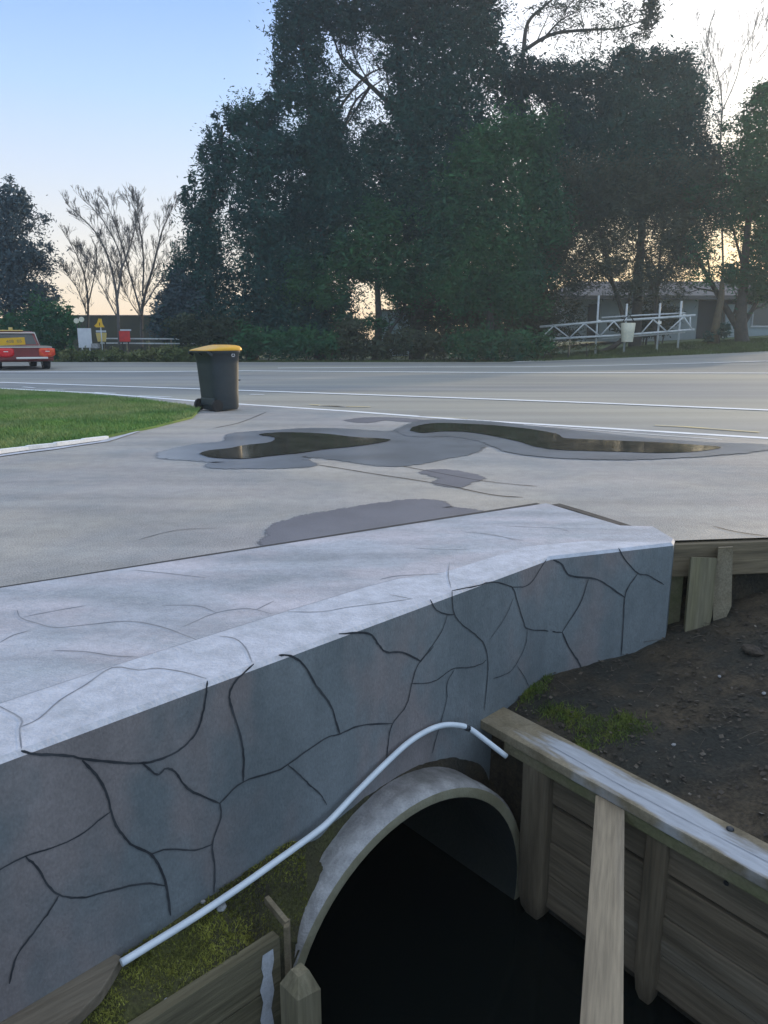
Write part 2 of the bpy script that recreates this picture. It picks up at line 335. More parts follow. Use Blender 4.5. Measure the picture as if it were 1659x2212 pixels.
# painted lines on the road (thin sheets)
def line(name, pts, w, label, mat='paint', cat='road marking', n=10):
    mb = MB(); P = []
    for a, b in zip(pts[:-1], pts[1:]):
        for k in range(n): P.append(Vector(a).lerp(Vector(b), k / n))
    P.append(Vector(pts[-1])); P = [Vector((p[0], p[1], TZ(p[0], p[1]) + .004)) for p in P]
    vs = []
    for i, p in enumerate(P):
        d = (P[min(i + 1, len(P) - 1)] - P[max(i - 1, 0)]); x = d.cross(UP).normalized() * (w / 2)
        vs += [p + x, p - x]
    mb.add(vs, [(2 * i, 2 * i + 1, 2 * i + 3, 2 * i + 2) for i in range(len(P) - 1)])
    o = mb.build(name, mat); tag(o, kind='structure'); return o
line('road_marking', [G(-300, 822), G(0, 826), G(420, 840), G(800, 853), G(1300, 871), G(1659, 886), G(2200, 908)], .26, '')
line('road_marking', [G(-300, 832), G(0, 839), G(200, 849), G(430, 867), G(530, 874)], .18, '')
line('road_marking', [G(530, 874), G(760, 889), G(1000, 907), G(1300, 925), G(1659, 947), G(2100, 975)], .17, '')
line('road_marking', [G(-200, 804), G(300, 803), G(520, 801), G(1100, 805), G(1659, 806), G(2300, 807)], .50, '')
line('road_marking', [G(600, 795), G(900, 793), G(1300, 792), G(1659, 791), G(2200, 790)], .45, '')
line('road_marking', [G(1115, 779, .08), G(1180, 775.5, .13), G(1245, 772, .19)], .6, '', n=3)
for a, b in (((75, 838), (50, 836)), ((100, 842), (140, 843)), ((205, 848), (250, 850)), ((300, 855), (370, 858)), ((690, 876), (750, 879)), ((540, 852), (570, 853))):
    line('road_marking', [G(*a), G(*b)], .10, '', n=2)
line('yellow_road_marking', [G(1415, 919), G(1480, 922), G(1560, 928), G(1640, 934)], .085, '', 'ypaint')
line('yellow_road_marking', [G(905, 899), G(960, 902), G(1010, 904)], .05, '', 'ypaint')
line('yellow_road_marking', [G(670, 874), G(730, 878), G(800, 879)], .10, '', 'ypaint')
line('road_marking', [G(1060, 913), G(1240, 926), G(1420, 940), G(1560, 950)], .04, '', 'paint')

# damp and wet patches and the two puddles
def softmat(name, rough_, dark):
    """a wet film over the asphalt whose rim breaks up into the dry surface"""
    m = MT[name].copy(); m.name = MT[name].name + '_soft'; t = m.node_tree; b = t.nodes['Principled BSDF']; o_ = [n for n in t.nodes if n.type == 'OUTPUT_MATERIAL'][0]
    at = t.nodes.new('ShaderNodeAttribute'); at.attribute_name = 'rim'; tcn = t.nodes.new('ShaderNodeTexCoord')
    nz = t.nodes.new('ShaderNodeTexNoise'); nz.inputs['Scale'].default_value = rough_; nz.inputs['Detail'].default_value = 10; nz.inputs['Roughness'].default_value = .82; t.links.new(tcn.outputs['Object'], nz.inputs['Vector'])
    ad = t.nodes.new('ShaderNodeMath'); ad.operation = 'MULTIPLY_ADD'; t.links.new(nz.outputs[0], ad.inputs[0]); ad.inputs[1].default_value = 1.6; t.links.new(at.outputs['Fac'], ad.inputs[2])
    mr = t.nodes.new('ShaderNodeMapRange'); mr.inputs['From Min'].default_value = 1.15 - dark; mr.inputs['From Max'].default_value = 1.15 + dark; mr.interpolation_type = 'SMOOTHSTEP'; t.links.new(ad.outputs[0], mr.inputs['Value'])
    tr_ = t.nodes.new('ShaderNodeBsdfTransparent'); mx = t.nodes.new('ShaderNodeMixShader'); t.links.new(mr.outputs[0], mx.inputs[0]); t.links.new(tr_.outputs[0], mx.inputs[1]); t.links.new(b.outputs[0], mx.inputs[2]); t.links.new(mx.outputs[0], o_.inputs['Surface'])
    return m
MT['damp_s'] = softmat('damp', 9.0, .04); MT['wet_s'] = softmat('wet', 9.0, .04); MT['mirror_s'] = softmat('mirror', 12.0, .03)
def patch(name, l, mat, z, kind='structure', n=5):
    rimw = {'damp': .32, 'wet': .36, 'mirror': .10}[mat]
    P = smooth_line(GP(l + [l[0]], z), n)[:-1]; k = len(P); ar = sum(P[i].x * P[(i + 1) % k].y - P[(i + 1) % k].x * P[i].y for i in range(k))
    o_, i_ = [], []
    for q in range(k):
        d = (P[(q + 1) % k] - P[q - 1]).normalized(); nr = Vector((d.y, -d.x, 0)) * (1 if ar > 0 else -1)
        o_.append(P[q] + nr * rimw * .8); i_.append(P[q])
    mb = MB(); fillpoly(mb, [tuple(p) for p in i_]); nb = len(mb.v)
    mb.add([tuple(p) for p in i_] + [tuple(p) for p in o_], [(q, (q + 1) % k, k + (q + 1) % k, k + q) for q in range(k)])
    ob = mb.build(name, mat + '_s'); at = ob.data.attributes.new('rim', 'FLOAT', 'POINT'); at.data.foreach_set('value', [.9] * nb + [.9] * k + [-.6] * k)
    return tag(ob, kind=kind)
patch('damp_patch', [(588, 1178), (605, 1155), (625, 1133), (700, 1112), (780, 1100), (850, 1088), (915, 1083), (945, 1090), (955, 1098), (1030, 1109), (960, 1121), (800, 1145)], 'damp', .003)
patch('damp_patch', [(925, 1020), (950, 1017), (985, 1021), (1025, 1032), (1000, 1040), (985, 1048), (960, 1043), (970, 1034), (950, 1026)], 'damp', .0035)
patch('damp_patch', [(755, 908), (790, 903), (850, 903), (905, 908), (880, 910), (830, 906), (790, 912)], 'damp', .0035)
patch('wet_patch', [(362, 988), (366, 976), (430, 961), (500, 953), (512, 937), (600, 930), (700, 926), (833, 933), (880, 930), (960, 938), (1025, 955), (1010, 976), (950, 988), (850, 1004), (740, 991), (660, 985), (645, 993), (660, 1005), (590, 1008), (480, 1008), (470, 1002), (482, 997), (380, 989)], 'wet', .0045)
patch('wet_patch', [(868, 929), (905, 913), (950, 907), (1050, 911), (1150, 922), (1240, 931), (1400, 948), (1550, 958), (1650, 962), (1605, 974), (1480, 984), (1360, 989), (1230, 987), (1120, 976), (1050, 952), (980, 941), (900, 941)], 'wet', .0075)
patch('puddle', [(436, 979), (455, 973), (500, 968), (530, 962), (588, 955), (597, 944), (564, 938), (615, 934), (700, 937), (760, 944), (838, 949), (805, 957), (754, 964), (700, 969), (645, 977), (575, 984), (530, 989), (465, 987)], 'mirror', .0115)
patch('puddle', [(890, 930), (900, 921), (946, 914), (1037, 917), (1120, 924), (1195, 936), (1215, 946), (1286, 950), (1422, 956), (1512, 962), (1552, 966), (1501, 974), (1427, 977), (1343, 975), (1218, 971), (1161, 964), (1116, 951), (1026, 934), (958, 931), (915, 934)], 'mirror', .0125)

# lawn with its kerb
lp = [(-900, 838), (0, 842), (150, 850), (300, 862), (400, 876), (432, 884), (415, 900), (330, 921), (228, 941), (120, 955), (0, 970), (-300, 1010), (-900, 1090)]
L = [G(u, v, .03) for u, v in lp]
mb = MB(); n = len(L)
top = [(p.x, p.y, .03) for p in L]; fillpoly(mb, top)
mb.add([(p.x, p.y, .0) for p in L] + top, [(i, (i + 1) % n, n + (i + 1) % n, n + i) for i in range(n)])
tag(mb.build('lawn', 'lawn'), kind='structure')
def inpoly(x, y, P):
    c = np.zeros(len(x), bool); j = len(P) - 1
    for i in range(len(P)):
        xi, yi, xj, yj = P[i][0], P[i][1], P[j][0], P[j][1]
        c ^= ((yi > y) != (yj > y)) & (x < (xj - xi) * (y - yi) / (yj - yi + 1e-9) + xi); j = i
    return c
def blades(name, P, n, h, w, mat, zf, lean=.5, dens=None):
    xs_ = [p[0] for p in P]; ys_ = [p[1] for p in P]
    x = rng.uniform(min(xs_), max(xs_), n * 3); y = rng.uniform(min(ys_), max(ys_), n * 3)
    k = inpoly(x, y, P); x = x[k][:n]; y = y[k][:n]; n = len(x)
    if dens is not None:
        k = rng.random(n) < np.array([dens(a, b) for a, b in zip(x, y)]); x = x[k]; y = y[k]; n = len(x)
    z = np.array([zf(a, b) for a, b in zip(x, y)]); a = rng.uniform(0, 2 * np.pi, n)
    hh = h * rng.uniform(.5, 1.3, n); ww = w * rng.uniform(.6, 1.3, n)
    t = rng.normal(0, lean, (n, 2)) * hh[:, None]
    v = np.stack([np.stack([x - np.cos(a) * ww, y - np.sin(a) * ww, z], 1), np.stack([x + np.cos(a) * ww, y + np.sin(a) * ww, z], 1),
                  np.stack([x + t[:, 0], y + t[:, 1], z + hh], 1)], 1).reshape(-1, 3)
    return fastmesh(name, v, 3, mat)
def fastmesh(name, v, k, mats, parent=None, mi=None):
    nf = len(v) // k; me = bpy.data.meshes.new(name)
    me.vertices.add(len(v)); me.vertices.foreach_set('co', np.asarray(v, np.float32).ravel())
    me.loops.add(len(v)); me.loops.foreach_set('vertex_index', np.arange(len(v), dtype=np.int32))
    me.polygons.add(nf); me.polygons.foreach_set('loop_start', np.arange(0, nf * k, k, dtype=np.int32))
    for m in (mats if isinstance(mats, (list, tuple)) else [mats]): me.materials.append(MT[m] if isinstance(m, str) else m)
    if mi is not None: me.polygons.foreach_set('material_index', mi)
    me.update(calc_edges=True); o = bpy.data.objects.new(name, me); COL.objects.link(o)
    if parent: o.parent = parent
    return o
LV = [p for p in L if p.x > -14]
LV = [G(u, v, .03) for u, v in [(-120, 839)] + lp[1:-2] + [(-120, 986)]]
o = blades('lawn_grass', LV, 90000, .045, .006, 'blade', lambda x, y: .03, .5); tag(o, kind='stuff')
# kerb along the lawn: pale line with a dark gutter line
k1 = [G(u, v, .05) for u, v in ((-60, 978), (0, 969), (60, 961), (120, 954), (180, 946), (232, 939))]
mb = MB()
for a, b in zip(k1[:-1], k1[1:]): mb.beam(Vector((a.x, a.y - .02, .02)), Vector((b.x, b.y - .02, .012)), .06, .05)
tag(mb.build('kerb', 'paint'), kind='structure')
mb = MB(); mb.ribbon([Vector((p.x + .04, p.y - .16, .007)) for p in k1], .07, UP, 0, True); tag(mb.build('kerb_gutter', 'crack'), kind='structure')
mb = MB(); mb.ribbon([Vector((p.x + .06, p.y - .30, .009)) for p in k1] + [G(300, 931, .009)], .12, UP, 0, True); tag(mb.build('gutter_strip', 'slabedge'), kind='structure')

# ------------------------------------------------------------------ the concrete headwall
WB = -1.9
e1 = (B - A).normalized(); n1 = Vector((e1.y, -e1.x, 0)); e2 = (C - B).normalized(); n2 = Vector((e2.y, -e2.x, 0))
Cb = C + Vector((.035, .10, 0))
mb = MB(); ch = .016
front = [A0, A, B, C]
nn = [n1, n1, (n1 + n2).normalized(), (n2 + Vector((.3, 0, 0))).normalized()]
topf = [p - q * ch for p, q in zip(front, nn)]
# inner break line of the paler strip along the front edge
brk = [A0 + (-n1) * .30, G(0, 1520, ZT), G(240, 1440, ZT), G(620, 1320, ZT), G(790, 1268, ZT), G(860, 1250, ZT), G(960, 1236, ZT)]
back = [bL0, bL, bR, r2, r3, Cb]
topin = [(p[0], p[1], ZT) for p in brk] + [(B[0] - .1, B[1] + .22, ZT), (C[0] - .5, C[1] + .05, ZT), (topf[3][0], topf[3][1], ZT)]
fillpoly(mb, topin + [(p[0], p[1], ZT) for p in reversed(back)], 0)
fillpoly(mb, [(p[0], p[1], ZT) for p in topf] + list(reversed(topin[:-1])), 1)
# chamfer and faces
for i in range(3):
    a, b = front[i], front[i + 1]; ta, tb = topf[i], topf[i + 1]
    mb.add([(ta[0], ta[1], ZT), (tb[0], tb[1], ZT), (b[0], b[1], ZT - ch), (a[0], a[1], ZT - ch)], [(3, 2, 1, 0)], 1, True)
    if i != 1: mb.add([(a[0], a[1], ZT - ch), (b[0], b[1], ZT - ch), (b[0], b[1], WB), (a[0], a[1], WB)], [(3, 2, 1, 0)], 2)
# the long face has an arch cut out round the pipe
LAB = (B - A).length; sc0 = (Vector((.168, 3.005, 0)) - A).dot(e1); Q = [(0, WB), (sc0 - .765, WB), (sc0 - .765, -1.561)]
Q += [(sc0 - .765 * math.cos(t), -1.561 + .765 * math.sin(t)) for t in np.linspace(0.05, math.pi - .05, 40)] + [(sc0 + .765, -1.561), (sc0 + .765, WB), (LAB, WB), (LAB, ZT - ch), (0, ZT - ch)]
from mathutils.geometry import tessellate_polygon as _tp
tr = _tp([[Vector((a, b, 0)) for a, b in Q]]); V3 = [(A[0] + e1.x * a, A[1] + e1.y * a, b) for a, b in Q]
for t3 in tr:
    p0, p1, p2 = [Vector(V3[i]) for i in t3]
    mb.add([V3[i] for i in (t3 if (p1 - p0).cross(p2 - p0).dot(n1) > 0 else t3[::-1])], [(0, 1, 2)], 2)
side = [front[3], Cb] ; tC = topf[3]
mb.add([(tC[0], tC[1], ZT), (Cb[0], Cb[1], ZT), (Cb[0] + .012, Cb[1], ZT - ch), (C[0], C[1], ZT - ch)], [(0, 1, 2, 3)], 1)
mb.add([(C[0], C[1], ZT - ch), (Cb[0] + .012, Cb[1], ZT - ch), (Cb[0] + .012, Cb[1], WB), (C[0], C[1], WB)], [(0, 1, 2, 3)], 2)
bk = [bL0, bL, bR, r2, r3, Cb]
for a, b in zip(bk[:-1], bk[1:]): mb.add([(a[0], a[1], ZT), (b[0], b[1], ZT), (b[0], b[1], -.6), (a[0], a[1], -.6)], [(0, 1, 2, 3)], 0)
mb.add([(A0[0], A0[1], ZT), (bL0[0], bL0[1], ZT), (bL0[0], bL0[1], WB), (A0[0], A0[1], WB)], [(0, 1, 2, 3)], 2)
z4 = lambda l: [(z[0] * .5643, 1224 + z[1] * .5643) for z in l]
z5 = lambda l: [(648 + z[0] * .3472, 1152 + z[1] * .3472) for z in l]
z6 = lambda l: [(1008 + z[0] * .3924, 1008 + z[1] * .3924) for z in l]
FC = [(z4([(78, 703), (140, 718), (240, 720), (340, 738), (460, 750), (545, 752), (610, 738), (680, 705), (735, 655), (765, 600), (785, 510), (793, 434)]), .013),
 (z4([(315, 740), (370, 800), (405, 860), (425, 940), (450, 1000), (500, 1060), (575, 1100), (610, 1150), (635, 1220), (652, 1335)]), .014),
 (z4([(-60, 1190), (0, 1158), (95, 1108), (200, 1075), (300, 1030), (425, 935)]), .008),
 (z4([(95, 1108), (140, 1150), (185, 1220), (225, 1255), (310, 1268), (400, 1245), (550, 1212), (635, 1222)]), .010),
 (z4([(225, 1258), (180, 1330), (125, 1404)]) + [(35, 2066), (20, 2125)], .010),
 (z4([(545, 752), (600, 795), (635, 772), (670, 785), (700, 830), (740, 862), (840, 905)]), .012),
 (z4([(970, 372), (900, 440), (878, 490), (885, 540), (915, 630), (932, 720), (930, 825)]), .014),
 (z4([(840, 905), (928, 825), (1060, 780), (1110, 750), (1240, 660), (1300, 640), (1380, 608), (1500, 600)]), .011),
 (z4([(840, 905), (845, 960), (812, 1060), (822, 1150), (818, 1245)]), .012),
 (z4([(575, 1100), (640, 1082), (745, 1085), (812, 1062)]), .009),
 (z4([(1066, 337), (1120, 345), (1165, 380), (1210, 455), (1265, 530), (1285, 590), (1300, 640)]), .014),
 (z4([(1100, 757), (1150, 800), (1180, 830), (1220, 865), (1250, 912)]), .009),
 (z4([(1295, 256), (1410, 256), (1450, 300), (1480, 328), (1540, 328), (1610, 362)]), .014),
 (z4([(1659, 305), (1600, 375), (1575, 450), (1555, 530), (1500, 605), (1485, 680), (1478, 755)]), .010),
 (z5([(808, 410), (850, 480), (920, 505), (960, 505)]), .010),
 (z5([(943, 354), (948, 430), (960, 505), (1010, 570), (1090, 630), (1145, 690), (1168, 790), (1165, 900), (1145, 1100)]), .010),
 (z5([(915, 510), (880, 610), (820, 700), (750, 800)]), .008),
 (z5([(695, 935), (800, 930), (860, 905), (920, 860), (965, 838), (1060, 832), (1130, 810), (1158, 785)]), .008),
 (z5([(960, 845), (915, 930), (910, 1040), (870, 1190), (820, 1370)]), .008),
 (z5([(945, 356), (1090, 328), (1190, 302), (1280, 320), (1325, 345), (1350, 420), (1390, 550), (1415, 595), (1520, 605), (1555, 612)]), .011),
 (z5([(1310, 335), (1400, 330), (1450, 290), (1500, 210), (1532, 162)]), .009),
 (z5([(1330, 395), (1270, 530), (1180, 660)]), .005), (z5([(1415, 600), (1400, 700), (1340, 820), (1290, 870), (1200, 905)]), .007),
 (z5([(1350, 825), (1400, 900), (1420, 950)]), .006),
 (z6([(475, 512), (520, 535), (570, 600), (700, 615), (770, 650), (870, 720)]), .016),
 (z6([(670, 620), (620, 760), (525, 910)]), .012), (z6([(525, 910), (560, 990), (615, 1075), (630, 1110)]), .015),
 (z6([(835, 447), (870, 510), (940, 585), (1000, 600), (1085, 650)]), .013),
 (z6([(940, 590), (890, 660), (868, 730), (862, 850), (850, 1040)]), .013), (z6([(470, 908), (525, 912)]), .012)]
for l, w in FC:
    if max(p[0] for p in l) <= 1190: P = [onplane(u, v, A, B, .0015) for u, v in l]; nn_ = n1
    else: P = [onplane(u, v, B, C, .0015) for u, v in l]; nn_ = n2
    ea = Vector((-nn_.y, nn_.x, 0))
    mb.ribbon([p + nn_ * .002 + ea * random.gauss(0, .0007) + UP * random.gauss(0, .0008) for p in smooth_line(P, 5)], w * .62, nn_, 3)
TCR = [z4([(-10, 530), (80, 580), (75, 620), (78, 660), (82, 696)]), z4([(80, 612), (150, 580), (230, 510), (330, 450), (430, 385), (530, 395), (600, 388), (700, 402), (790, 428)]),
 z4([(65, 165), (80, 195), (150, 218), (215, 232), (330, 222), (490, 208), (620, 230), (750, 278)]), z4([(205, 320), (330, 325), (430, 340), (530, 345)]),
 z4([(840, 265), (900, 275), (940, 310), (965, 366)]), z4([(1100, 172), (1230, 172), (1330, 155), (1450, 140), (1580, 122)]),
 z4([(700, 230), (830, 175), (950, 160), (1040, 180)]), z4([(90, 192), (200, 170), (330, 148)]), z4([(620, 148), (750, 148), (830, 176)]),
 z4([(0, 290), (50, 262), (110, 245)]), z4([(510, 12), (640, 25), (790, 42)]), z4([(980, 165), (1050, 130)]),
 z5([(560, 380), (700, 408)]), z5([(500, 285), (620, 262), (900, 252)]), z5([(930, 180), (922, 260), (940, 340)]), z5([(710, 90), (880, 100), (1060, 100)]),
 z5([(1120, 0), (1250, 20), (1390, 45)]), z6([(200, 325), (350, 332), (500, 338), (565, 358)]), z6([(-10, 360), (140, 372), (270, 405)])]
for l in TCR: mb.ribbon(smooth_line([G(u, v, ZT + .0015) for u, v in l], 3), .0055, UP, 4)
for a, b in zip(brk[1:-1], brk[2:]): mb.ribbon([Vector((a[0], a[1], ZT + .0018)), Vector((b[0], b[1], ZT + .0018))], .004, UP, 4)
hw = mb.build('concrete_headwall', ['slab', 'slabedge', 'face', 'joint', 'hair'])
tag(hw, 'pale grey concrete headwall scored with crazy-paving joint lines above the culvert', 'concrete wall')

# ------------------------------------------------------------------ culvert pipe
phi = math.atan2(e1.y, e1.x) - R(4.5); pc = Vector((.168, 3.005, 0)); pz, pr, pt = -1.561, .711, .062
ax = Vector((math.cos(phi), math.sin(phi), 0)); pn = Vector((ax.y, -ax.x, 0))
root = empty('culvert_pipe', (pc.x, pc.y, pz - pr), 'large round concrete drain pipe with an open black mouth under the headwall', 'drain pipe')
def ring(rad, off, n=72): return [pc + pn * off + ax * (rad * math.cos(a)) + UP * (pz + rad * math.sin(a)) for a in [2 * math.pi * i / n for i in range(n)]]
def loft(mb, rings, mi, flip=False):
    n = len(rings[0]); vs = [p for r in rings for p in r]; fs = []
    for i in range(len(rings) - 1):
        for j in range(n):
            q = (i * n + j, i * n + (j + 1) % n, (i + 1) * n + (j + 1) % n, (i + 1) * n + j); fs.append(q[::-1] if flip else q)
    mb.add(vs, fs, mi, True)
inv = Matrix.Translation(-root.location)
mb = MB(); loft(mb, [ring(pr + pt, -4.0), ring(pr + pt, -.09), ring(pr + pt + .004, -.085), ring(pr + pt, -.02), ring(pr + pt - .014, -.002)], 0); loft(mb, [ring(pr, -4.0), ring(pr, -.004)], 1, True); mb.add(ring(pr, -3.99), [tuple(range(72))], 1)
mb.v = [tuple(inv @ Vector(p)) for p in mb.v]; mb.build('pipe_barrel', ['pipe', 'pipe_inner'], root)
mb = MB(); loft(mb, [ring(pr + pt - .014, -.002), ring(pr + .012, .0), ring(pr, -.004)], 0)
mb.v = [tuple(inv @ Vector(p)) for p in mb.v]; mb.build('pipe_rim', 'piperim', root)

# ------------------------------------------------------------------ ditch water and earth
mb = MB(); mb.add([(-9, -6, -1.70), (9, -6, -1.70), (9, 6.5, -1.70), (-9, 6.5, -1.70)], [(0, 1, 2, 3)])
tag(mb.build('ditch_water', 'water'), kind='structure')
def rough(x, y, s=1.0):
    return s * (math.sin(x * 7.1 + 1.3 * math.sin(y * 5.3)) * math.cos(y * 6.7 + x * 2.1) * .5 + math.sin(x * 17 + y * 13) * math.sin(y * 21 - x * 9) * .3 + random.uniform(-.25, .25))
# right garden bed behind the timber wall
cb0 = Vector((.66, 3.80, 0)); cd = (G(1659, 1900, -.74) - G(1028, 1550, -.74)); cd.z = 0; cd.normalize(); cn = Vector((-cd.y, cd.x, 0))
def soilz(x, y):
    t = (Vector((x, y, 0)) - cb0).dot(cn); s = (Vector((x, y, 0)) - cb0).dot(cd)
    z = -.765 + .10 * t + .20 * max(0, x - 1.5) + .03 * ss(0, .25, t)
    return min(z, -.10)
def soilz2(x, y): return soilz(x, y) + rough(x, y, .012)
mb = MB(); ns, ntt = 170, 90; S0, S1, T0, T1 = -1.2, 6.0, -.06, 3.2; vs = []
for i in range(ns):
    for j in range(ntt):
        s = S0 + (S1 - S0) * (i / (ns - 1)) ** 1.2; t = T0 + (T1 - T0) * (j / (ntt - 1)) ** 1.2
        p = cb0 + cd * s + cn * t; vs.append((p.x, p.y, soilz2(p.x, p.y)))
mb.add(vs, [(i * ntt + j, (i + 1) * ntt + j, (i + 1) * ntt + j + 1, i * ntt + j + 1) for i in range(ns - 1) for j in range(ntt - 1)], 0, True)
tag(mb.build('garden_soil', 'soil'), kind='structure')
# earth either side of the pipe and the mossy strip on the left
W0 = Vector((-.257, 2.894, 0)); SP = -(Vector((.168, 3.005, 0)) - W0).dot(e1)
lc0 = Vector((-.40, 2.40, 0)); ld = Vector((-.39, -.374, 0)).normalized()
def st(x, y): p = Vector((x, y, 0)) - W0; return -p.dot(e1), p.dot(n1)
def bankz(s, t):
    if s > SP:                       # left of the pipe crown
        z = -.765 - .075 * max(s, -.2) - .55 * max(0, t - .02) * ss(.2, .5, s) - .16 * t
        z -= max(0, .60 - s) * ss(.03, .16, t) * 1.1 * ss(0, .3, s)
    else:
        z = -.755 - .9 * ss(.0, .22, t) * ss(.25, .75, SP - s)
    d = abs(s - SP)
    if d < .77:
        zp = -1.561 + math.sqrt(.773 ** 2 - d * d) - .03; z = max(z, zp)
        if s > .05: z2 = min(z, zp + (z - zp) * (1 - ss(.015, .06, t))); k_ = ss(.04, .24, s); z = z2 * (1 - k_) + z * k_
        else: z = min(z, zp + (z - zp) * (1 - ss(.015, .06, t)))
    return z
def mossz(x, y): return bankz(*st(x, y))
mb = MB(); svals = list(np.linspace(-1.5, -1.16, 12)) + list(np.linspace(-1.145, .395, 60)) + list(np.linspace(.41, 3.3, 100)); nt_ = 20
nx = len(svals); ny = nt_ + 3; vs = []; fs = []
for s in svals:
    tm = .150 + .085 * ss(.40, .52, s) + .05 * ss(.2, .6, -s)
    for j in range(nt_):
        t = -.04 + (tm + .04) * j / (nt_ - 1); p = W0 - e1 * s + n1 * t; vs.append((p.x, p.y, bankz(s, t) + rough(p.x * 2, p.y * 2, .010) * ss(.0, .05, t + .03)))
    zb = vs[-1][2]
    d_ = abs(s - SP); zl = -1.76 if d_ >= .773 else min(zb, -1.561 + math.sqrt(.773 ** 2 - d_ * d_) - .02)
    for k, zz in enumerate((zb + (zl - zb) * .3, zb + (zl - zb) * .65, zl)):
        p = W0 - e1 * s + n1 * (tm - .01 + .012 * k + random.uniform(-.006, .006)); vs.append((p.x, p.y, zz))
fs0, fs1 = [], []
for i in range(nx - 1):
    for j in range(ny - 1):
        if j >= nt_ - 1 and .70 < abs((svals[i] + svals[i + 1]) / 2 - SP) < .775 and svals[i] < -1: continue
        (fs0 if svals[i] > -.25 else fs1).append((i * ny + j, i * ny + j + 1, (i + 1) * ny + j + 1, (i + 1) * ny + j))
mb.add(vs, fs0, 0, True); mb.f += fs1; mb.m += [1] * len(fs1); mb.smooth += [True] * len(fs1)
tag(mb.build('mossy_bank', ['mosssoil', 'soil']), kind='structure')
def wpt(s, t): return Vector((-.257, 2.894, 0)) - e1 * s + n1 * t
clm = [(rng.uniform(.15, 2.0), rng.uniform(.03, .22)) for _ in range(34)]
def clump_d(x, y):
    p = Vector((x, y, 0)) - Vector((-.257, 2.894, 0)); s = -p.dot(e1); t = p.dot(n1)
    return min(1.0, sum(math.exp(-((s - a) ** 2 + (t - b) ** 2) / .0028) for a, b in clm) + .06)
o = blades('moss', [wpt(.12, .01), wpt(2.2, .01), wpt(2.2, .23), wpt(.5, .23), wpt(.42, .15), wpt(.2, .12)], 60000, .012, .0028, 'moss', mossz, .6, clump_d); tag(o, kind='stuff')
# green moss at the foot of the headwall in the garden bed
gcl = [(G(u, v, -.72), r) for u, v, r in ((1120, 1500, .05), (1150, 1490, .06), (1190, 1530, .05), (1230, 1545, .06), (1280, 1570, .07), (1330, 1580, .07), (1380, 1580, .05), (1260, 1600, .05), (1170, 1470, .04), (1350, 1560, .05))]
gd = lambda x, y: min(1, sum(math.exp(-((x - p.x) ** 2 + (y - p.y) ** 2) / (r * r)) for p, r in gcl))
MT['greenmoss'] = M('green_moss', (.09, .14, .022), (.15, .17, .03), 12, .9, c3=(.06, .09, .02), scale3=5)
o = blades('green_moss', [(.5, 3.3), (1.6, 3.0), (2.0, 3.8), (.9, 4.2)], 50000, .02, .003, 'greenmoss', soilz, .6, gd); tag(o, kind='stuff')
# leaf litter and twigs on the soil
mb = MB()
MT['litter'] = M('leaf_litter', (.10, .08, .06), (.20, .18, .155), 30, .8, c3=(.045, .035, .028), scale3=9, lo=.45, hi=.75)
MT['chip'] = M('dark_bark_chip', (.028, .022, .018), (.07, .055, .042), 30, .9)
for i in range(5200):
    s = rng.uniform(-.9, 4.2); t = rng.uniform(0.02, 2.2); p = cb0 + cd * s + cn * t; z = soilz(p.x, p.y)
    a = rng.uniform(0, 6.28); r = rng.uniform(.004, .016); q = rng.uniform(.4, 1)
    x = Vector((math.cos(a), math.sin(a), rng.uniform(-.4, .4))) * r; y = Vector((-math.sin(a), math.cos(a), rng.uniform(-.4, .4))) * r * q
    c = Vector((p.x, p.y, z + rng.uniform(.004, .018)))
    mb.add([c - x, c - y, c + x, c + y], [(0, 1, 2, 3)], 0 if rng.random() < .17 else 1)
for i in range(150):
    s = rng.uniform(-.6, 4.0); t = rng.uniform(0.05, 2.0); p = cb0 + cd * s + cn * t; a = rng.uniform(0, 6.28); l = rng.uniform(.02, .09)
    z = soilz(p.x, p.y) + .018; d = Vector((math.cos(a), math.sin(a), rng.uniform(-.1, .1))) * l
    mb.tube([Vector((p.x, p.y, z)) - d, Vector((p.x, p.y, z + .006)), Vector((p.x, p.y, z)) + d * .9], .0016, 4, 0)
tag(mb.build('leaf_litter', ['litter', 'chip']), kind='stuff')
# small stones
def stone(c, r, mat, label, cat='stone', name='stone', group=None):
    bm = bmesh.new(); bmesh.ops.create_icosphere(bm, subdivisions=2, radius=1.0)
    for v in bm.verts:
        v.co *= 1 + random.uniform(-.18, .18); v.co = Vector((v.co.x * r[0], v.co.y * r[1], v.co.z * r[2]))
    me = bpy.data.meshes.new(name); bm.to_mesh(me); bm.free(); me.materials.append(MT[mat]); o = bpy.data.objects.new(name, me); COL.objects.link(o)
    o.location = c; o.rotation_euler = (0, 0, random.uniform(0, 3)); return tag(o, label, cat, group)
def onmoss(u, v):
    z = -.85
    for _ in range(12): p = G(u, v, z); z = mossz(p.x, p.y)
    return p
def onsoil(u, v):
    z = -.6
    for _ in range(12): p = G(u, v, z); z = soilz(p.x, p.y)
    return p
for (u, v, r, mt, lb) in ((496, 1950, .013, 'slab', 'small angular white stone on the moss below the white tube'), (478, 1963, .022, 'pipe', 'brown grey stone half sunk in the moss bank'),
                      (358, 2163, .010, 'slab', 'tiny white pebble low on the mossy bank'), (438, 1733 + 417 - 200, .010, 'pipe', 'grey pebble beside the tube on the moss')):
    p = onmoss(u, v); stone(p + Vector((0, 0, r * .4)), (r, r * .8, r * .7), mt, lb)
for (u, v, r, lb) in ((1455, 1611, .012, 'pale stone in the soil near the middle of the garden bed'), (1554, 1463, .011, 'pale stone in the soil behind the green moss'), (1650, 1500, .012, 'pale chip of stone at the far side of the soil')):
    p = onsoil(u, v); stone(p + Vector((0, 0, r * .5)), (r, r * .8, r * .6), 'pipe', lb)
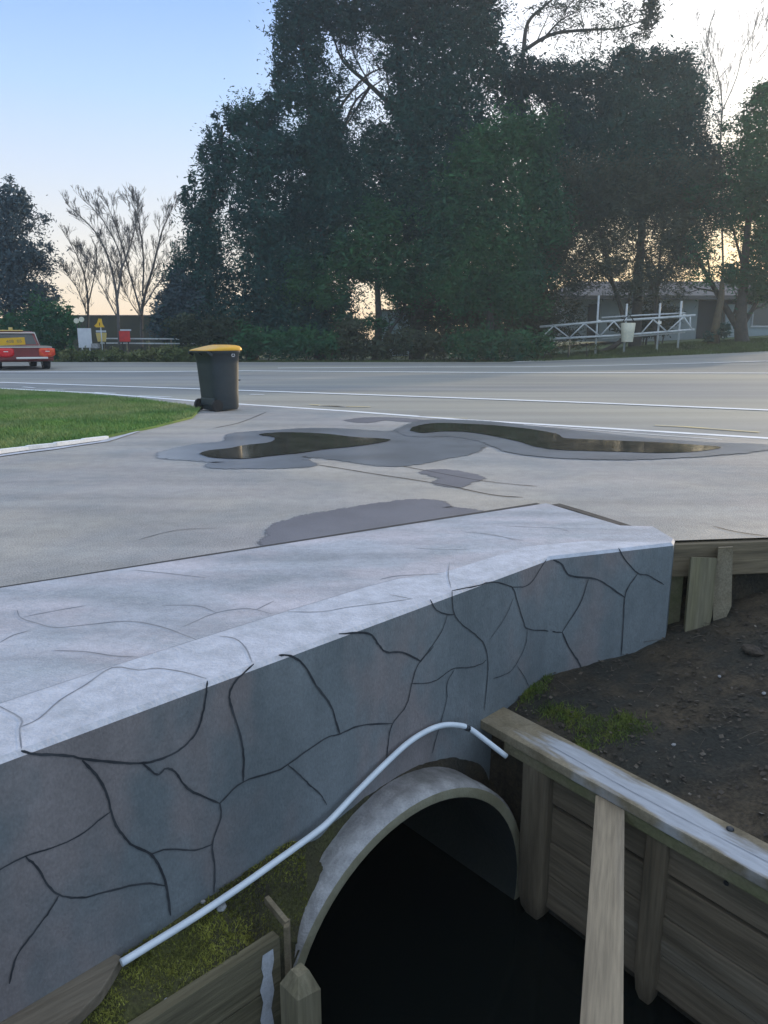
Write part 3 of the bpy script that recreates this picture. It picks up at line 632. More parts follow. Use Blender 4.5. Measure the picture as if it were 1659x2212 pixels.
p = onsoil(1625, 1412); stone(p + Vector((0, 0, .02)), (.06, .035, .03), 'chip', 'dark lump of bark on the soil near the timber edging', 'bark')

# ------------------------------------------------------------------ white plastic tube
pp = [(262, 2080, .055), (330, 2038, .06), (420, 1982, .06), (520, 1915, .055), (600, 1858, .05), (680, 1800, .05), (715, 1770, .05), (770, 1712, .04), (830, 1652, .035), (880, 1606, .03), (920, 1580, .03), (955, 1567, .035), (985, 1566, .05), (1013, 1573, .08), (1050, 1600, .14), (1094, 1634, .22)]
P = smooth_line([onplane(u, v, A, B, o_) for u, v, o_ in pp], 5)
root = empty('plastic_tube', P[0], 'long thin white plastic tube bent over the pipe along the foot of the concrete wall', 'tube')
inv = Matrix.Translation(-root.location)
mb = MB(); mb.tube([inv @ p for p in P], .0135, 12); mb.build('tube_body', 'pvc', root)
j = onplane(1006, 1571, A, B, .075); j2 = onplane(1014, 1574, A, B, .08)
mb = MB(); mb.tube([inv @ j, inv @ j2], .0155, 10); mb.build('tube_clip', 'rust', root)

# ------------------------------------------------------------------ right timber retaining wall
CZ = -.74
cf0 = G(1028, 1550, CZ); cf0.z = 0; CW = .205
o0 = cf0 - cd * .0
root = empty('timber_retaining_wall', (cf0.x, cf0.y, -1.7), 'timber retaining wall on the right with a wide whitened capping board', 'retaining wall')
inv = Matrix.Translation(-root.location)
def rel(mb): mb.v = [tuple(inv @ Vector(p)) for p in mb.v]; return mb
# capping: a narrow brown margin either side of the worn middle
mb = MB(); LC = 5.2; th = .048
ca = cf0 + cn * (CW / 2) + UP * (CZ - th / 2); cbp = ca + cd * LC
mb.beam(ca, cbp, CW, th, 0, .006)
mb.ribbon([cf0 + cd * s + cn * (.085 + .008 * math.sin(s * 5)) + UP * (CZ + .0024) for s in np.linspace(.4, 1.6, 20)], .003, UP, 2)

def wearmat():
    m = M('worn_capping', (.22, .175, .11), (.125, .10, .062), 5, .8, .3, 40, c3=(.26, .22, .155), scale3=2.2, fine=(70, .15)); t = m.node_tree; b = t.nodes['Principled BSDF']
    base = b.inputs['Base Color'].links[0].from_socket
    tcn = t.nodes.new('ShaderNodeTexCoord'); mp = t.nodes.new('ShaderNodeMapping'); mp.inputs['Rotation'].default_value = (0, 0, -math.atan2(cd.y, cd.x)); t.links.new(tcn.outputs['Object'], mp.inputs[0])
    sp = t.nodes.new('ShaderNodeSeparateXYZ'); t.links.new(mp.outputs[0], sp.inputs[0])
    def mth(op, a, b_=None):
        n = t.nodes.new('ShaderNodeMath'); n.operation = op
        for k_, q in ((0, a), (1, b_)):
            if q is None: continue
            if isinstance(q, (int, float)): n.inputs[k_].default_value = q
            else: t.links.new(q, n.inputs[k_])
        return n.outputs[0]
    st_ = t.nodes.new('ShaderNodeMapping'); st_.inputs['Scale'].default_value = (1, 5, 1); t.links.new(mp.outputs[0], st_.inputs[0])
    nz = t.nodes.new('ShaderNodeTexNoise'); nz.inputs['Scale'].default_value = 3.2; nz.inputs['Detail'].default_value = 8; t.links.new(st_.outputs[0], nz.inputs['Vector'])
    across = mth('ABSOLUTE', mth('SUBTRACT', sp.outputs['Y'], .092)); along = mth('MINIMUM', mth('SUBTRACT', sp.outputs['X'], .22), .28)
    v = mth('ADD', mth('SUBTRACT', mth('MULTIPLY', along, 1.3), mth('MULTIPLY', across, 4.4)), mth('MULTIPLY', mth('SUBTRACT', nz.outputs[0], .5), 1.1))
    mr = t.nodes.new('ShaderNodeMapRange'); mr.inputs['From Min'].default_value = -.04; mr.inputs['From Max'].default_value = .16; t.links.new(v, mr.inputs['Value'])
    n2_ = t.nodes.new('ShaderNodeTexNoise'); n2_.inputs['Scale'].default_value = 9; n2_.inputs['Detail'].default_value = 8; t.links.new(st_.outputs[0], n2_.inputs['Vector'])
    wc = t.nodes.new('ShaderNodeMix'); wc.data_type = 'RGBA'; t.links.new(n2_.outputs[0], wc.inputs[0]); wc.inputs[6].default_value = (.27, .28, .31, 1); wc.inputs[7].default_value = (.50, .52, .57, 1)
    x = t.nodes.new('ShaderNodeMix'); x.data_type = 'RGBA'; t.links.new(mr.outputs[0], x.inputs[0]); t.links.new(base, x.inputs[6]); t.links.new(wc.outputs[2], x.inputs[7])
    t.links.new(x.outputs[2], b.inputs['Base Color']); return m
MT['cap'] = wearmat()
MT['post'] = wood('post_timber', (.17, .138, .094), (.10, .082, .056), (.21, .185, .135), vertical=True)
MT['plk'] = wood('plank_grain', (.165, .135, .095), (.10, .082, .056), (.34, .315, .26), math.atan2(cd.y, cd.x))
rel(mb).build('capping_board', ['cap', 'worn', 'hair'], root)
mb = MB(); mb.beam(cf0 + cn * .03 + cd * .20 + UP * (CZ - th - .031), cf0 + cn * .03 + cd * LC + UP * (CZ - th - .031), .045, .055, 0, .004); rel(mb).build('rail', 'timbergreen', root)
for k in range(4):
    z1 = CZ - th - .06 - k * .192 + (.02 if k == 0 else 0); mb = MB()
    a = cf0 + cn * (.085 + .004 * (k % 2)) + cd * (.28 + .03 * (k % 2)) + UP * (z1 - .094); mb.beam(a, a + cd * (LC - .3), .045, .186, 0, .006)
    if k == 0: pass
    rel(mb).build('plank', 'plk', root)
for k, s in enumerate((.40, 1.06, 1.82, 2.6, 3.4, 4.2)):
    c = cf0 + cd * s + cn * .068; w = .098 if k == 0 else .062
    mb = MB(); prof = [(math.copysign(abs(math.cos(a)) ** .3, math.cos(a)) * w * .84, math.copysign(abs(math.sin(a)) ** .3, math.sin(a)) * w * .6) for a in [2 * math.pi * (i + .5) / 16 for i in range(16)]]
    zz = [CZ - th - .002, -1.55, -1.66, -1.72]; sc_ = [1, 1, .8, .35]; vs = []
    for z, f in zip(zz, sc_): vs += [c + cd * (x * f) + cn * (y * f) + UP * z for x, y in prof]
    fs = [(i * 16 + j, i * 16 + (j + 1) % 16, (i + 1) * 16 + (j + 1) % 16, (i + 1) * 16 + j) for i in range(3) for j in range(16)]
    mb.add(vs, [f[::-1] for f in fs], 0, True); mb.add(vs[:16], [tuple(range(16))]); rel(mb).build('post', 'post', root)
b_ = G(1577, 1792, CZ); mb = MB(); mb.tube([b_ + UP * -.002, b_ + UP * .006, b_ + UP * .011], [.016, .015, .008], 12); rel(mb).build('bolt', 'rust', root)
mb = MB(); bp_ = cf0 + cn * .061 + cd * 1.36 + UP * -.90; mb.tube([bp_, bp_ - cn * .004], [.012, .009], 8); rel(mb).build('plank_hole', 'black', root)  # hole in the plank, its dark painted as a black disc
# dark earth behind the planks
mb = MB(); a = cf0 + cn * .13 + cd * .05; b = a + cd * (LC + .2)
mb.add([a + UP * -.80, b + UP * -.80, b + UP * -1.9, a + UP * -1.9], [(0, 1, 2, 3)]); tag(mb.build('earth_face', 'soil'), kind='structure')
MT['strut'] = wood('strut_timber', (.285, .24, .17), (.205, .17, .12), (.34, .305, .24), math.atan2(1.13, .36))
# the pale strut board coming towards the eye
st0 = Vector((1.006, 3.012, -.812)) ; st1 = G(1299, 2212, -.812); dd = (st1 - st0).normalized()
mb = MB(); mb.beam(st0, st0 + dd * 3.3, .124, .045, 0, .004); tag(mb.build('strut_board', 'strut', loc=st0), 'long pale sawn timber strut running from under the capping board toward the viewer', 'timber board')

# ------------------------------------------------------------------ left timber retaining wall
MT['lplk'] = wood('left_plank_grain', (.15, .135, .085), (.085, .078, .045), (.20, .19, .12), math.atan2(ld.y, ld.x)); MT['beam'] = wood('beam_grain', (.19, .155, .10), (.11, .09, .06), (.24, .21, .155), math.atan2(beamd.y, beamd.x))
MT['board'] = wood('loose_board_grain', (.15, .125, .092), (.085, .072, .052), (.20, .18, .14), R(40)); MT['stk'] = wood('stake_grain', (.19, .175, .10), (.12, .11, .065), (.25, .23, .16), vertical=True)
root = empty('low_timber_wall', (lc0.x, lc0.y, -1.7), 'low mossy timber retaining wall beside the culvert mouth, bottom left', 'retaining wall')
inv = Matrix.Translation(-root.location); ln = Vector((-ld.y, ld.x, 0))
if ln.x < 0: ln = -ln
LZ = -.95
for k in range(4):
    mb = MB(); z1 = LZ - k * .20; a = lc0 + ln * (.0 - .003 * (k % 2)) + UP * (z1 - .097); mb.beam(a, a + ld * 3.0, .045, .193, 0, .006); rel(mb).build('plank', 'lplk', root)
mb = MB(); a = lc0 + ld * .03 + ln * .026 + UP * (LZ - .03)

fl = [(0.004, 0.0), (.05, 0.0), (.058, -.05), (.05, -.09), (.068, -.14), (.056, -.2), (.072, -.27), (.06, -.34), (.066, -.4), (.02, -.42), (.012, -.33), (.022, -.25), (.006, -.18), (.014, -.1), (0.002, -.05)]
fillpoly(mb, [tuple(a + ld * x + UP * z) for x, z in fl]); rel(mb).build('flaked_paint', 'worn', root)
mb = MB(); ps = lc0 - ld * .035 + ln * .02; mb.beam(ps + UP * (LZ + .035), ps + UP * -1.7, .02, .045, 0, .003); mb.beam(ps + UP * (LZ + .03), ps + ld * -.0 - ln * .13 + UP * (LZ + .06), .02, .03, 0, .003); rel(mb).build('stake', 'timber', root)
pc_ = G(648, 2110, -1.03); mb = MB(); w = .052
Rm = Matrix.Rotation(math.atan2(ld.y, ld.x), 3, 'Z')
vs = [Vector((-w, -w, 0)), Vector((w, -w, 0)), Vector((w, w, 0)), Vector((-w, w, 0))]
bot = [Vector((pc_.x, pc_.y, -1.72)) + Rm @ q for q in vs]; topq = [Vector((pc_.x, pc_.y, -1.06 - (.02 if i in (0, 3) else 0))) + Rm @ q for i, q in enumerate(vs)]
ap = [Vector((pc_.x, pc_.y, -1.0)) + Rm @ (q * .45) for q in vs]
mb.add(bot + topq + ap, [(0, 1, 5, 4), (1, 2, 6, 5), (2, 3, 7, 6), (3, 0, 4, 7), (4, 5, 9, 8), (5, 6, 10, 9), (6, 7, 11, 10), (7, 4, 8, 11), (8, 9, 10, 11)]); rel(mb).build('post', 'stk', root)
# loose board at the very left
mb = MB(); pl = [G(u, v, -.83) for u, v in ((-120, 2235), (60, 2148), (122, 2108), (217, 2043), (262, 2066), (240, 2105), (217, 2141), (160, 2198), (60, 2270), (-60, 2330))]
mb.prism([(p.x, p.y) for p in pl], -.875, -.83); tag(mb.build('loose_board', 'board', bevel=.004, loc=pl[3]), 'short dark weathered board with a broken end lying against the headwall foot', 'board')

# ------------------------------------------------------------------ timber edging of the driveway, right
root = empty('timber_edging', (1.9, 4.43, -.7), 'dark timber edging beam along the driveway edge above the soil', 'timber edging')
inv = Matrix.Translation(-root.location)
bd = beamd; bn = Vector((bd.y, -bd.x, 0))
def onb(u, v, off=0): return onplane(u, v, Vector((1.71, 4.43, 0)), Vector((1.71, 4.43, 0)) + bd, off)
mb = MB(); a = Vector((1.70, 4.47, -.118)) ; mb.beam(a, a + bd * 8, .075, .205, 0, .006); rel(mb).build('edge_beam', 'beam', root)
mb = MB(); q = onb(1480, 1210, .05); q2 = onb(1468, 1385, .02); mb.beam(Vector((1.80, 4.50, -.20)), Vector((1.80, 4.50, -.75)), .10, .04, 0, .004); rel(mb).build('corner_board', 'timbergreen', root)
mb = MB(); mb.add([onb(u, v, .10) for u, v in ((1494, 1204), (1549, 1206), (1538, 1330), (1530, 1364), (1514, 1372), (1482, 1394), (1478, 1380))] + [onb(u, v, .045) for u, v in ((1490, 1203), (1545, 1205), (1534, 1330), (1526, 1364), (1510, 1372), (1478, 1394), (1474, 1380))],
   [(6, 5, 4, 3, 2, 1, 0), (7, 8, 9, 10, 11, 12, 13)] + [(i, (i + 1) % 7, 7 + (i + 1) % 7, 7 + i) for i in range(7)]); rel(mb).build('leaning_stake', 'stk', root)
mb = MB(); mb.add([onb(u, v, .075) for u, v in ((1552, 1183), (1583, 1182), (1580, 1310), (1568, 1335), (1540, 1352), (1541, 1290))] + [onb(u, v, .0) for u, v in ((1552, 1181), (1583, 1180), (1580, 1308), (1568, 1333), (1540, 1350), (1541, 1288))],
   [(5, 4, 3, 2, 1, 0), (6, 7, 8, 9, 10, 11)] + [(i, (i + 1) % 6, 6 + (i + 1) % 6, 6 + i) for i in range(6)]); rel(mb).build('post', 'timber', root)
mb = MB(); mb.add([(1.70, 4.52, 0), (9.6, 5.5, 0), (9.6, 5.5, -.8), (1.70, 4.52, -.8)], [(0, 1, 2, 3)]); tag(mb.build('earth_step', 'soil'), kind='structure')

# ------------------------------------------------------------------ wheelie bin
def superell(cx, cy, w, d, z, n=28, p=6.0, sh=0.0):
    o = []
    for i in range(n):
        a = 2 * math.pi * (i + .5) / n; c, s = math.cos(a), math.sin(a)
        o.append((cx + math.copysign(abs(c) ** (2 / p), c) * w / 2, cy + sh + math.copysign(abs(s) ** (2 / p), s) * d / 2, z))
    return o
def loftl(mb, rings, mi=0, smooth=True, cap0=True, cap1=True):
    n = len(rings[0]); vs = [p for r in rings for p in r]
    mb.add(vs, [(i * n + j, i * n + (j + 1) % n, (i + 1) * n + (j + 1) % n, (i + 1) * n + j) for i in range(len(rings) - 1) for j in range(n)], mi, smooth)
    if cap0: mb.add(rings[0], [tuple(range(n))[::-1]], mi)
    if cap1: mb.add(rings[-1], [tuple(range(n))], mi)
base = G(474, 886); base.z = 0.004
root = empty('wheelie_bin', base, 'dark grey wheelie bin with a yellow lid standing at the edge of the lawn', 'wheelie bin', rz=-R(42))
mb = MB()   # back is -y, front +y
loftl(mb, [superell(0, .03, .46, .46, .015), superell(0, .03, .48, .50, .05), superell(0, .02, .485, .53, .30), superell(0, .01, .53, .58, .78), superell(0, .0, .555, .62, .95), superell(0, -.005, .60, .66, .955), superell(0, -.01, .61, .67, 1.01), superell(0, -.01, .60, .66, 1.02)], 0, True)
mb.box((0, .06, .5), (.30, .60, .02), None, 0)
mb.build('bin_body', 'binbody', root, bevel=0)
mb = MB(); mb.tube([(-.25, -.31, .97), (-.25, -.37, .985), (.25, -.37, .985), (.25, -.31, .97)], .017, 8); 
for x in (-.27, 0, .27): mb.beam((x, -.29, .93), (x, -.37, .98), .03, .04, 0)
mb.build('handle', 'binbody', root)
mb = MB(); loftl(mb, [superell(0, 0, .625, .70, 1.005), superell(0, 0, .635, .71, 1.02), superell(0, 0, .62, .70, 1.05), superell(0, .02, .56, .62, 1.075), superell(0, .04, .44, .48, 1.092), superell(0, .06, .2, .24, 1.10)], 0, True)
for i, v in enumerate(mb.v):    # the lid falls towards its hinge
    if v[1] < .0: mb.v[i] = (v[0], v[1] * 1.10, v[2] + .22 * v[1] * max(0, (v[2] - 1.0) / .1))
mb.build('lid', 'binlid', root)
mb = MB(); x_ = .293; cy_, cz_ = .12, .93
for a0 in (90, 210, 330):
    p0, p1 = [(x_, cy_ + .035 * math.cos(R(a)), cz_ + .035 * math.sin(R(a))) for a in (a0 + 12, a0 + 108)]; mb.beam(p0, p1, .008, .012, 0)
mb.build('emblem', 'white', root)
for x in (-.25, .25):
    mb = MB(); mb.tube([(x - .03, -.22, .10), (x + .03, -.22, .10)], .098, 22); mb.tube([(x - .034, -.22, .10), (x + .034, -.22, .10)], .045, 14); mb.build('wheel', 'black', root)
mb = MB(); mb.tube([(-.24, -.22, .10), (.24, -.22, .10)], .016, 8); mb.box((0, -.19, .16), (.40, .10, .12), None, 0, .02); mb.build('axle', 'binbody', root)

# ------------------------------------------------------------------ pickup at the far left
MT['car'] = M('dark_car_paint', (.20, .022, .02), (.15, .018, .018), 3, .35, coat=.4)
MT['tonneau'] = M('beige_tray_cover', (.22, .17, .13), (.18, .14, .11), 5, .6)
MT['glass'] = M('tinted_glass', (.05, .055, .055), rough=.12, spec=.7)
MT['chrome'] = M('bright_trim', (.75, .72, .68), rough=.3, metallic=.7)
MT['lamp'] = M('red_lamp_lens', (.75, .015, .02), (.55, .01, .015), 12, .2)
MT['lampo'] = M('orange_red_lens', (.75, .10, .02), (.65, .03, .02), 8, .2)
pb = G(58, 799); root = empty('pickup_truck', (pb.x, pb.y, 0), 'old low pickup truck with a covered tray and big red tail lamps', 'pickup truck', rz=R(33)); root.scale = (1.16, 1.16, .98)
# local: rear bumper at y=0, nose to +y
def sec(y, w, zb, zt, wt): return [(-w, y, zb), (w, y, zb), (w * 1.02, y, (zb + zt) / 2), (wt, y, zt), (-wt, y, zt), (-w * 1.02, y, (zb + zt) / 2)]
mb = MB(); loftl(mb, [sec(0, .82, .42, .86, .80), sec(.08, .90, .34, .90, .86), sec(.6, .93, .30, .92, .88), sec(2.2, .93, .28, .94, .88), sec(3.3, .92, .28, .92, .87), sec(4.3, .88, .30, .86, .82), sec(4.65, .78, .36, .70, .72)], 0, False)
mb.build('body', 'car', root, bevel=.03)
mb = MB(); mb.box((0, .85, .925), (1.70, 1.62, .05), None, 0, .015); mb.build('tray_cover', 'tonneau', root)
mb = MB(); mb.box((0, .02, .895), (1.74, .05, .03), None, 0, .008); mb.build('tailgate_trim', 'chrome', root)
mb = MB(); loftl(mb, [[(-.80, 1.70, .92), (.80, 1.70, .92), (.80, 3.15, .92), (-.80, 3.15, .92)], [(-.64, 1.98, 1.50), (.64, 1.98, 1.50), (.64, 2.75, 1.50), (-.64, 2.75, 1.50)], [(-.58, 2.05, 1.54), (.58, 2.05, 1.54), (.58, 2.66, 1.54), (-.58, 2.66, 1.54)]], 0, False)
cab = mb.build('cab', 'car', root, bevel=.02)
mb = MB(); mb.add([(-.66, 1.735, 1.0), (.66, 1.735, 1.0), (.56, 1.945, 1.44), (-.56, 1.945, 1.44)], [(0, 1, 2, 3)]); mb.add([(.795, 1.85, 1.0), (.795, 2.95, 1.0), (.665, 2.66, 1.44), (.665, 2.02, 1.44)], [(0, 1, 2, 3)])
mb.build('window', 'glass', cab)
mb = MB(); mb.tube([(-.74, 1.72, .95), (-.66, 1.92, 1.47), (.66, 1.92, 1.47), (.74, 1.72, .95)], .022, 6); mb.build('window_trim', 'chrome', cab)
mb = MB(); mb.box((-.1, 2.1, 1.57), (.8, .2, .05), None, 0, .02); mb.tube([(-.1, 2.1, 1.58), (-.1, 2.1, 1.70)], .07, 10); mb.build('beacon_bar', 'cream', cab)
for sx, mt in ((-.60, 'lamp'), (.70, 'lampo')):
    mb = MB(); loftl(mb, [[(sx + a * w, y, .68 + b * h) for a, b in ((-1, -.6), (-.5, -1), (.5, -1), (1, -.5), (1, .8), (.6, 1), (-.8, 1), (-1, .7))] for y, w, h in ((.06, .27, .19), (-.05, .25, .17), (-.08, .18, .11))], 0, True)
    lt = mb.build('tail_lamp', mt, root)
    mb = MB(); mb.box((sx, -.082, .73), (.14, .008, .035), None, 0, .003); mb.build('lamp_reflector', 'chrome', lt)
mb = MB(); mb.box((.2, -.06, .47), (1.0, .08, .08), None, 0, .02); mb.build('bumper', 'chrome', root)
for sx in (-.78, .78):
    for y in (.95, 3.75):
        mb = MB(); mb.tube([(sx - .11, y, .31), (sx + .11, y, .31)], .31, 24); w_ = mb.build('wheel', 'black', root)
        mb = MB(); mb.tube([(sx - .115, y, .31), (sx + .115, y, .31)], .17, 16); mb.build('rim', 'steel', w_)
mb = MB(); mb.tube([(-.5, .55, .42), (.5, .55, .42)], .06, 8); mb.box((0, 1.0, .40), (.5, 1.2, .14)); mb.build('undercarriage', 'black', root)
def text(s, size, mat, parent, loc, rot):
    cu = bpy.data.curves.new('lettering', 'FONT'); cu.body = s; cu.size = size; cu.align_x = 'CENTER'; cu.align_y = 'CENTER'; cu.extrude = .002
    cu.materials.append(MT[mat]); o = bpy.data.objects.new('lettering', cu); COL.objects.link(o)
    dg = bpy.context.evaluated_depsgraph_get(); me = bpy.data.meshes.new_from_object(o.evaluated_get(dg)); bpy.data.objects.remove(o)
    o = bpy.data.objects.new('lettering', me); COL.objects.link(o); o.parent = parent; o.location = loc; o.rotation_euler = rot; return o
mb = MB(); mb.box((-.18, 1.42, 1.12), (.84, .03, .30), Matrix.Rotation(R(-3), 3, 'Y'), 0, .006)
sg = mb.build('number_board', 'yellow', root); text('408  05', .17, 'tonneau', sg, (-.12, 1.40, 1.12), (R(90), R(-3), 0))
mb = MB(); mb.tube([(-.45, 1.45, .93), (-.45, 1.45, 1.02)], .015, 6); mb.build('board_bracket', 'black', root); mb = MB(); mb.tube([(.1, 1.45, .93), (.1, 1.45, 1.02)], .015, 6); mb.build('board_bracket', 'black', root)

# ------------------------------------------------------------------ signs on the far side, left
def board(name, u0, v0, u1, v1, Y, mat, label, cat, thick=.03, trap=0, post=True, postmat='steel'):
    a = AY(u0, v0, Y); b = AY(u1, v1, Y); cx = (a.x + b.x) / 2; root = empty(name, (cx, Y, TZ(cx, Y)), label, cat)
    z0, z1 = b.z - TZ(cx, Y), a.z - TZ(cx, Y); w = b.x - a.x; mb = MB()
    mb.add([(-w / 2 + trap, -thick, z0), (w / 2 - trap, -thick, z0), (w / 2, -thick, z1), (-w / 2, -thick, z1), (-w / 2 + trap, 0, z0), (w / 2 - trap, 0, z0), (w / 2, 0, z1), (-w / 2, 0, z1)],
           [(0, 1, 2, 3), (7, 6, 5, 4), (0, 4, 5, 1), (1, 5, 6, 2), (2, 6, 7, 3), (3, 7, 4, 0)]); mb.build('board', mat, root, bevel=.006)
    if post:
        mb = MB(); mb.box((w * .28, .03, z1 / 2), (.06, .05, z1)); mb.box((-w * .28, .03, z1 / 2), (.06, .05, z1)); mb.build('post', postmat, root)
    return root, w, z0, z1
r_, w, z0, z1 = board('notice_board', 167, 709, 200, 751, 41.8, 'white', 'blank white upright notice board in front of the bare trees', 'notice board')
mb = MB(); mb.box((.0, -.033, z0 + .27), (w * .96, .006, .015)); mb.build('panel_seam', 'steel', r_)
r_, w, z0, z1 = board('yellow_panel', 207, 719, 232, 738, 43.2, 'cream', 'small yellow panel with a white top rail beneath the warning triangle', 'panel', trap=.07, postmat='bark')
mb = MB(); mb.box((0, -.02, z1 + .08), (w * .9, .05, .11)); mb.build('top_rail', 'white', r_)
r_, w, z0, z1 = board('red_panel', 257, 715, 282, 738, 43.4, 'red', 'bright red rectangular panel right of the bare tree trunk', 'panel', postmat='bark')
mb = MB(); mb.box((0.08, -.02, z1 + .05), (w * 1.0, .05, .08)); mb.build('top_rail', 'white', r_)
ty = 43.0; a = AY(204, 707, ty); b = AY(226, 707, ty); c = AY(216, 688, ty); cx = (a.x + b.x) / 2
root = empty('warning_sign', (cx, ty, 0), 'yellow triangular warning sign on a thin post left of the bare trunk', 'warning sign')
mb = MB(); tri = [(a.x - cx + .1, a.z), (b.x - cx, b.z), (b.x - cx - .1, b.z + .18), (c.x - cx + .08, c.z - .02), (c.x - cx - .08, c.z), (-.12, a.z + .22), (a.x - cx, a.z + .08)]
mb.add([(x, -.02, z) for x, z in tri] + [(x, .01, z) for x, z in tri], [tuple(range(7)), tuple(range(7, 14))[::-1]] + [(i, 7 + i, 7 + (i + 1) % 7, (i + 1) % 7) for i in range(7)]); mb.build('sign_face', 'yellow', root)
mb = MB(); mb.tube([(.05, .04, 0), (.05, .04, a.z + .3)], .03, 8); mb.build('post', 'steel', root)
mb = MB(); mb.box((.02, -.024, a.z + .17), (.04, .004, .16)); mb.build('symbol', 'black', root)
r_, *_ = board('utility_box', 201, 742, 217, 752, 41.6, 'pipe', 'small pale grey box behind the low hedge beside the notice board', 'utility box', .3, post=False)
for u, v, lb in ((165, 693, 'pale round disc on a stem above the notice board, the left one'), (176, 690, 'pale round disc on a stem above the notice board, the right one')):
    p = AY(u, v, 42.2); root = empty('reflector_disc', (p.x, p.y, 0), lb, 'reflector'); mb = MB(); mb.tube([(0, -.02, p.z), (0, .02, p.z)], .14, 14); mb.build('disc', 'bucket', root)
    mb = MB(); mb.tube([(0, .04, 0), (0, .04, p.z)], .02, 6); mb.build('stem', 'bark', root)
# low rail fence behind the hedge
root = empty('rail_fence', (-9, 44, 0), 'low grey rail fence behind the hedge on the far roadside', 'fence'); mb = MB()
for v in (731, 741):
    p = AY(215, v, 44); q = AY(520, v + 2, 44); mb = MB(); mb.beam((p.x + 9, 0, p.z), (q.x + 9, 0, q.z), .04, .07); mb.build('rail', 'steel', root)
for u in range(225, 520, 48):
    p = AY(u, 730, 44); mb = MB(); mb.box((p.x + 9, .05, p.z / 2), (.09, .07, p.z)); mb.build('post', 'timber', root)

# ------------------------------------------------------------------ truss barrier with tube posts, right
YS = 44.5; cx = AY(1330, 740, YS).x
root = empty('truss_barrier', (cx, YS, TZ(cx, YS)), 'silver lattice truss barrier on tall tube posts at the grass verge', 'barrier')
gz = TZ(cx, YS)
def AL(u, v, dy=0.0): p = AY(u, v, YS + dy); return Vector((p.x - cx, p.y - YS, p.z - gz))
mb = MB(); mb.tube([AL(1163, 733.5), AL(1330, 725), AL(1500, 712)], .065, 8); mb.build('lower_chord', 'steel', root)
mb = MB(); mb.tube([AL(1166, 706), AL(1300, 695), AL(1420, 687), AL(1502, 681)], .065, 8); mb.build('upper_chord', 'steel', root)
zz = [(1166, 731), (1192, 705), (1230, 729), (1263, 699), (1300, 724), (1341, 696), (1330, 724)]
zz = [(1166, 731), (1195, 704), (1229, 729), (1264, 700), (1297, 726), (1341, 694), (1372, 722), (1408, 690), (1442, 717), (1476, 684), (1502, 712)]
zz = [(1168, 731), (1196, 705), (1230, 730), (1262, 699), (1296, 725), (1318, 697), (1346, 724), (1380, 692), (1404, 720), (1441, 690), (1452, 717), (1480, 684), (1497, 712)]
zz = [(1168, 731), (1196, 704), (1230, 730), (1262, 699), (1296, 726), (1326, 694), (1352, 724), (1385, 720), (1411, 690), (1441, 717), (1477, 684), (1496, 713)]
for a, b in zip(zz[:-1], zz[1:]):
    if a == (1352, 724): continue
    mb = MB(); mb.tube([AL(*a, -.03), AL(*b, -.03)], .04, 6); mb.build('diagonal', 'steel', root)
mb = MB(); mb.tube([AL(1491, 682), AL(1491, 713)], .045, 6); mb.build('end_strut', 'steel', root)
for u, vt, vb in ((1294, 638, 756), (1355, 656, 756), (1427, 655, 755), (1473, 650, 752)):
    p = AL(u, vt, .08); x = p.x; mb = MB(); mb.tube([(x, .12, p.z), (x, .12, TZ(x + cx, YS) - gz - .1)], .06, 8); mb.build('post', 'steel', root)
for u, v in ((1425, 697), (1473, 687), (1294, 694), (1477, 682)):
    p = AL(u, v, .05); mb = MB(); mb.box(p, (.16, .12, .16), None, 0, .01); mb.build('clamp', 'chrome', root)
mb = MB(); mb.tube([AL(1300, 686, .2), AL(1380, 681, .2), AL(1480, 676, .2)], .045, 6); mb.build('handrail', 'steel', root)
mb = MB(); mb.tube([AL(1300, 732, .2), AL(1480, 718, .2)], .04, 6); mb.build('handrail', 'steel', root)
mb = MB(); p = AL(1231, 733); mb.tube([p, (p.x, p.y, TZ(p.x + cx, YS) - gz - .1)], .05, 6); mb.build('prop', 'timberlight', root)
p = AY(1356, 716, YS - .25); root = empty('bucket', (p.x, p.y, p.z - .58), 'white bucket hanging on a strap from the truss barrier', 'bucket')
mb = MB(); loftl(mb, [superell(0, 0, .62, .5, 0, 20, 2.6), superell(0, 0, .72, .58, .55, 20, 2.6), superell(0, 0, .80, .64, 1.05, 20, 2.6), superell(0, 0, .74, .58, 1.05, 20, 2.6), superell(0, 0, .6, .5, .2, 20, 2.6)], 0, True)
mb.build('pail', 'bucket', root)
mb = MB(); mb.tube([(-.38, 0, 1.0), (-.2, -.1, 1.35), (0, -.1, 1.5), (.2, -.1, 1.25), (.38, 0, 1.0)], .03, 6); mb.build('strap', 'black', root)

# ------------------------------------------------------------------ house behind the trees, right
MT['render'] = M('grey_house_wall', (.34, .38, .41), (.29, .33, .36), .8, .8)
MT['pale'] = M('pale_blue_wall', (.36, .43, .47), (.31, .37, .41), .8, .8)
MT['roof'] = M('house_roof', (.14, .13, .13), (.11, .105, .108), 1.5, .8, .3, 6, stretch=(1, 1, 4))
MT['shade'] = M('dark_door_carport_shade', (.015, .018, .022), rough=.5)
MT['bwall'] = M('light_blue_wall', (.42, .52, .60), (.36, .46, .55), .7, .8)
YH_ = 58.0
def HX(u, v=700, Y=YH_): return AY(u, v, Y)
hx = HX(1450).x; hz = 1.0
root = empty('house', (hx, YH_, hz), 'long low grey bungalow with deep eaves behind the truss barrier', 'house')
x0 = HX(1215).x - hx; x1 = HX(1505).x - hx; x2 = HX(1565).x - hx; x3 = HX(1900).x - hx
zt = HX(1450, 648).z - hz; zr = HX(1450, 608).z - hz
mb = MB(); mb.box(((x0 + x1) / 2, 4, zt / 2), (x1 - x0, 8, zt)); mb.build('wall', 'render', root)
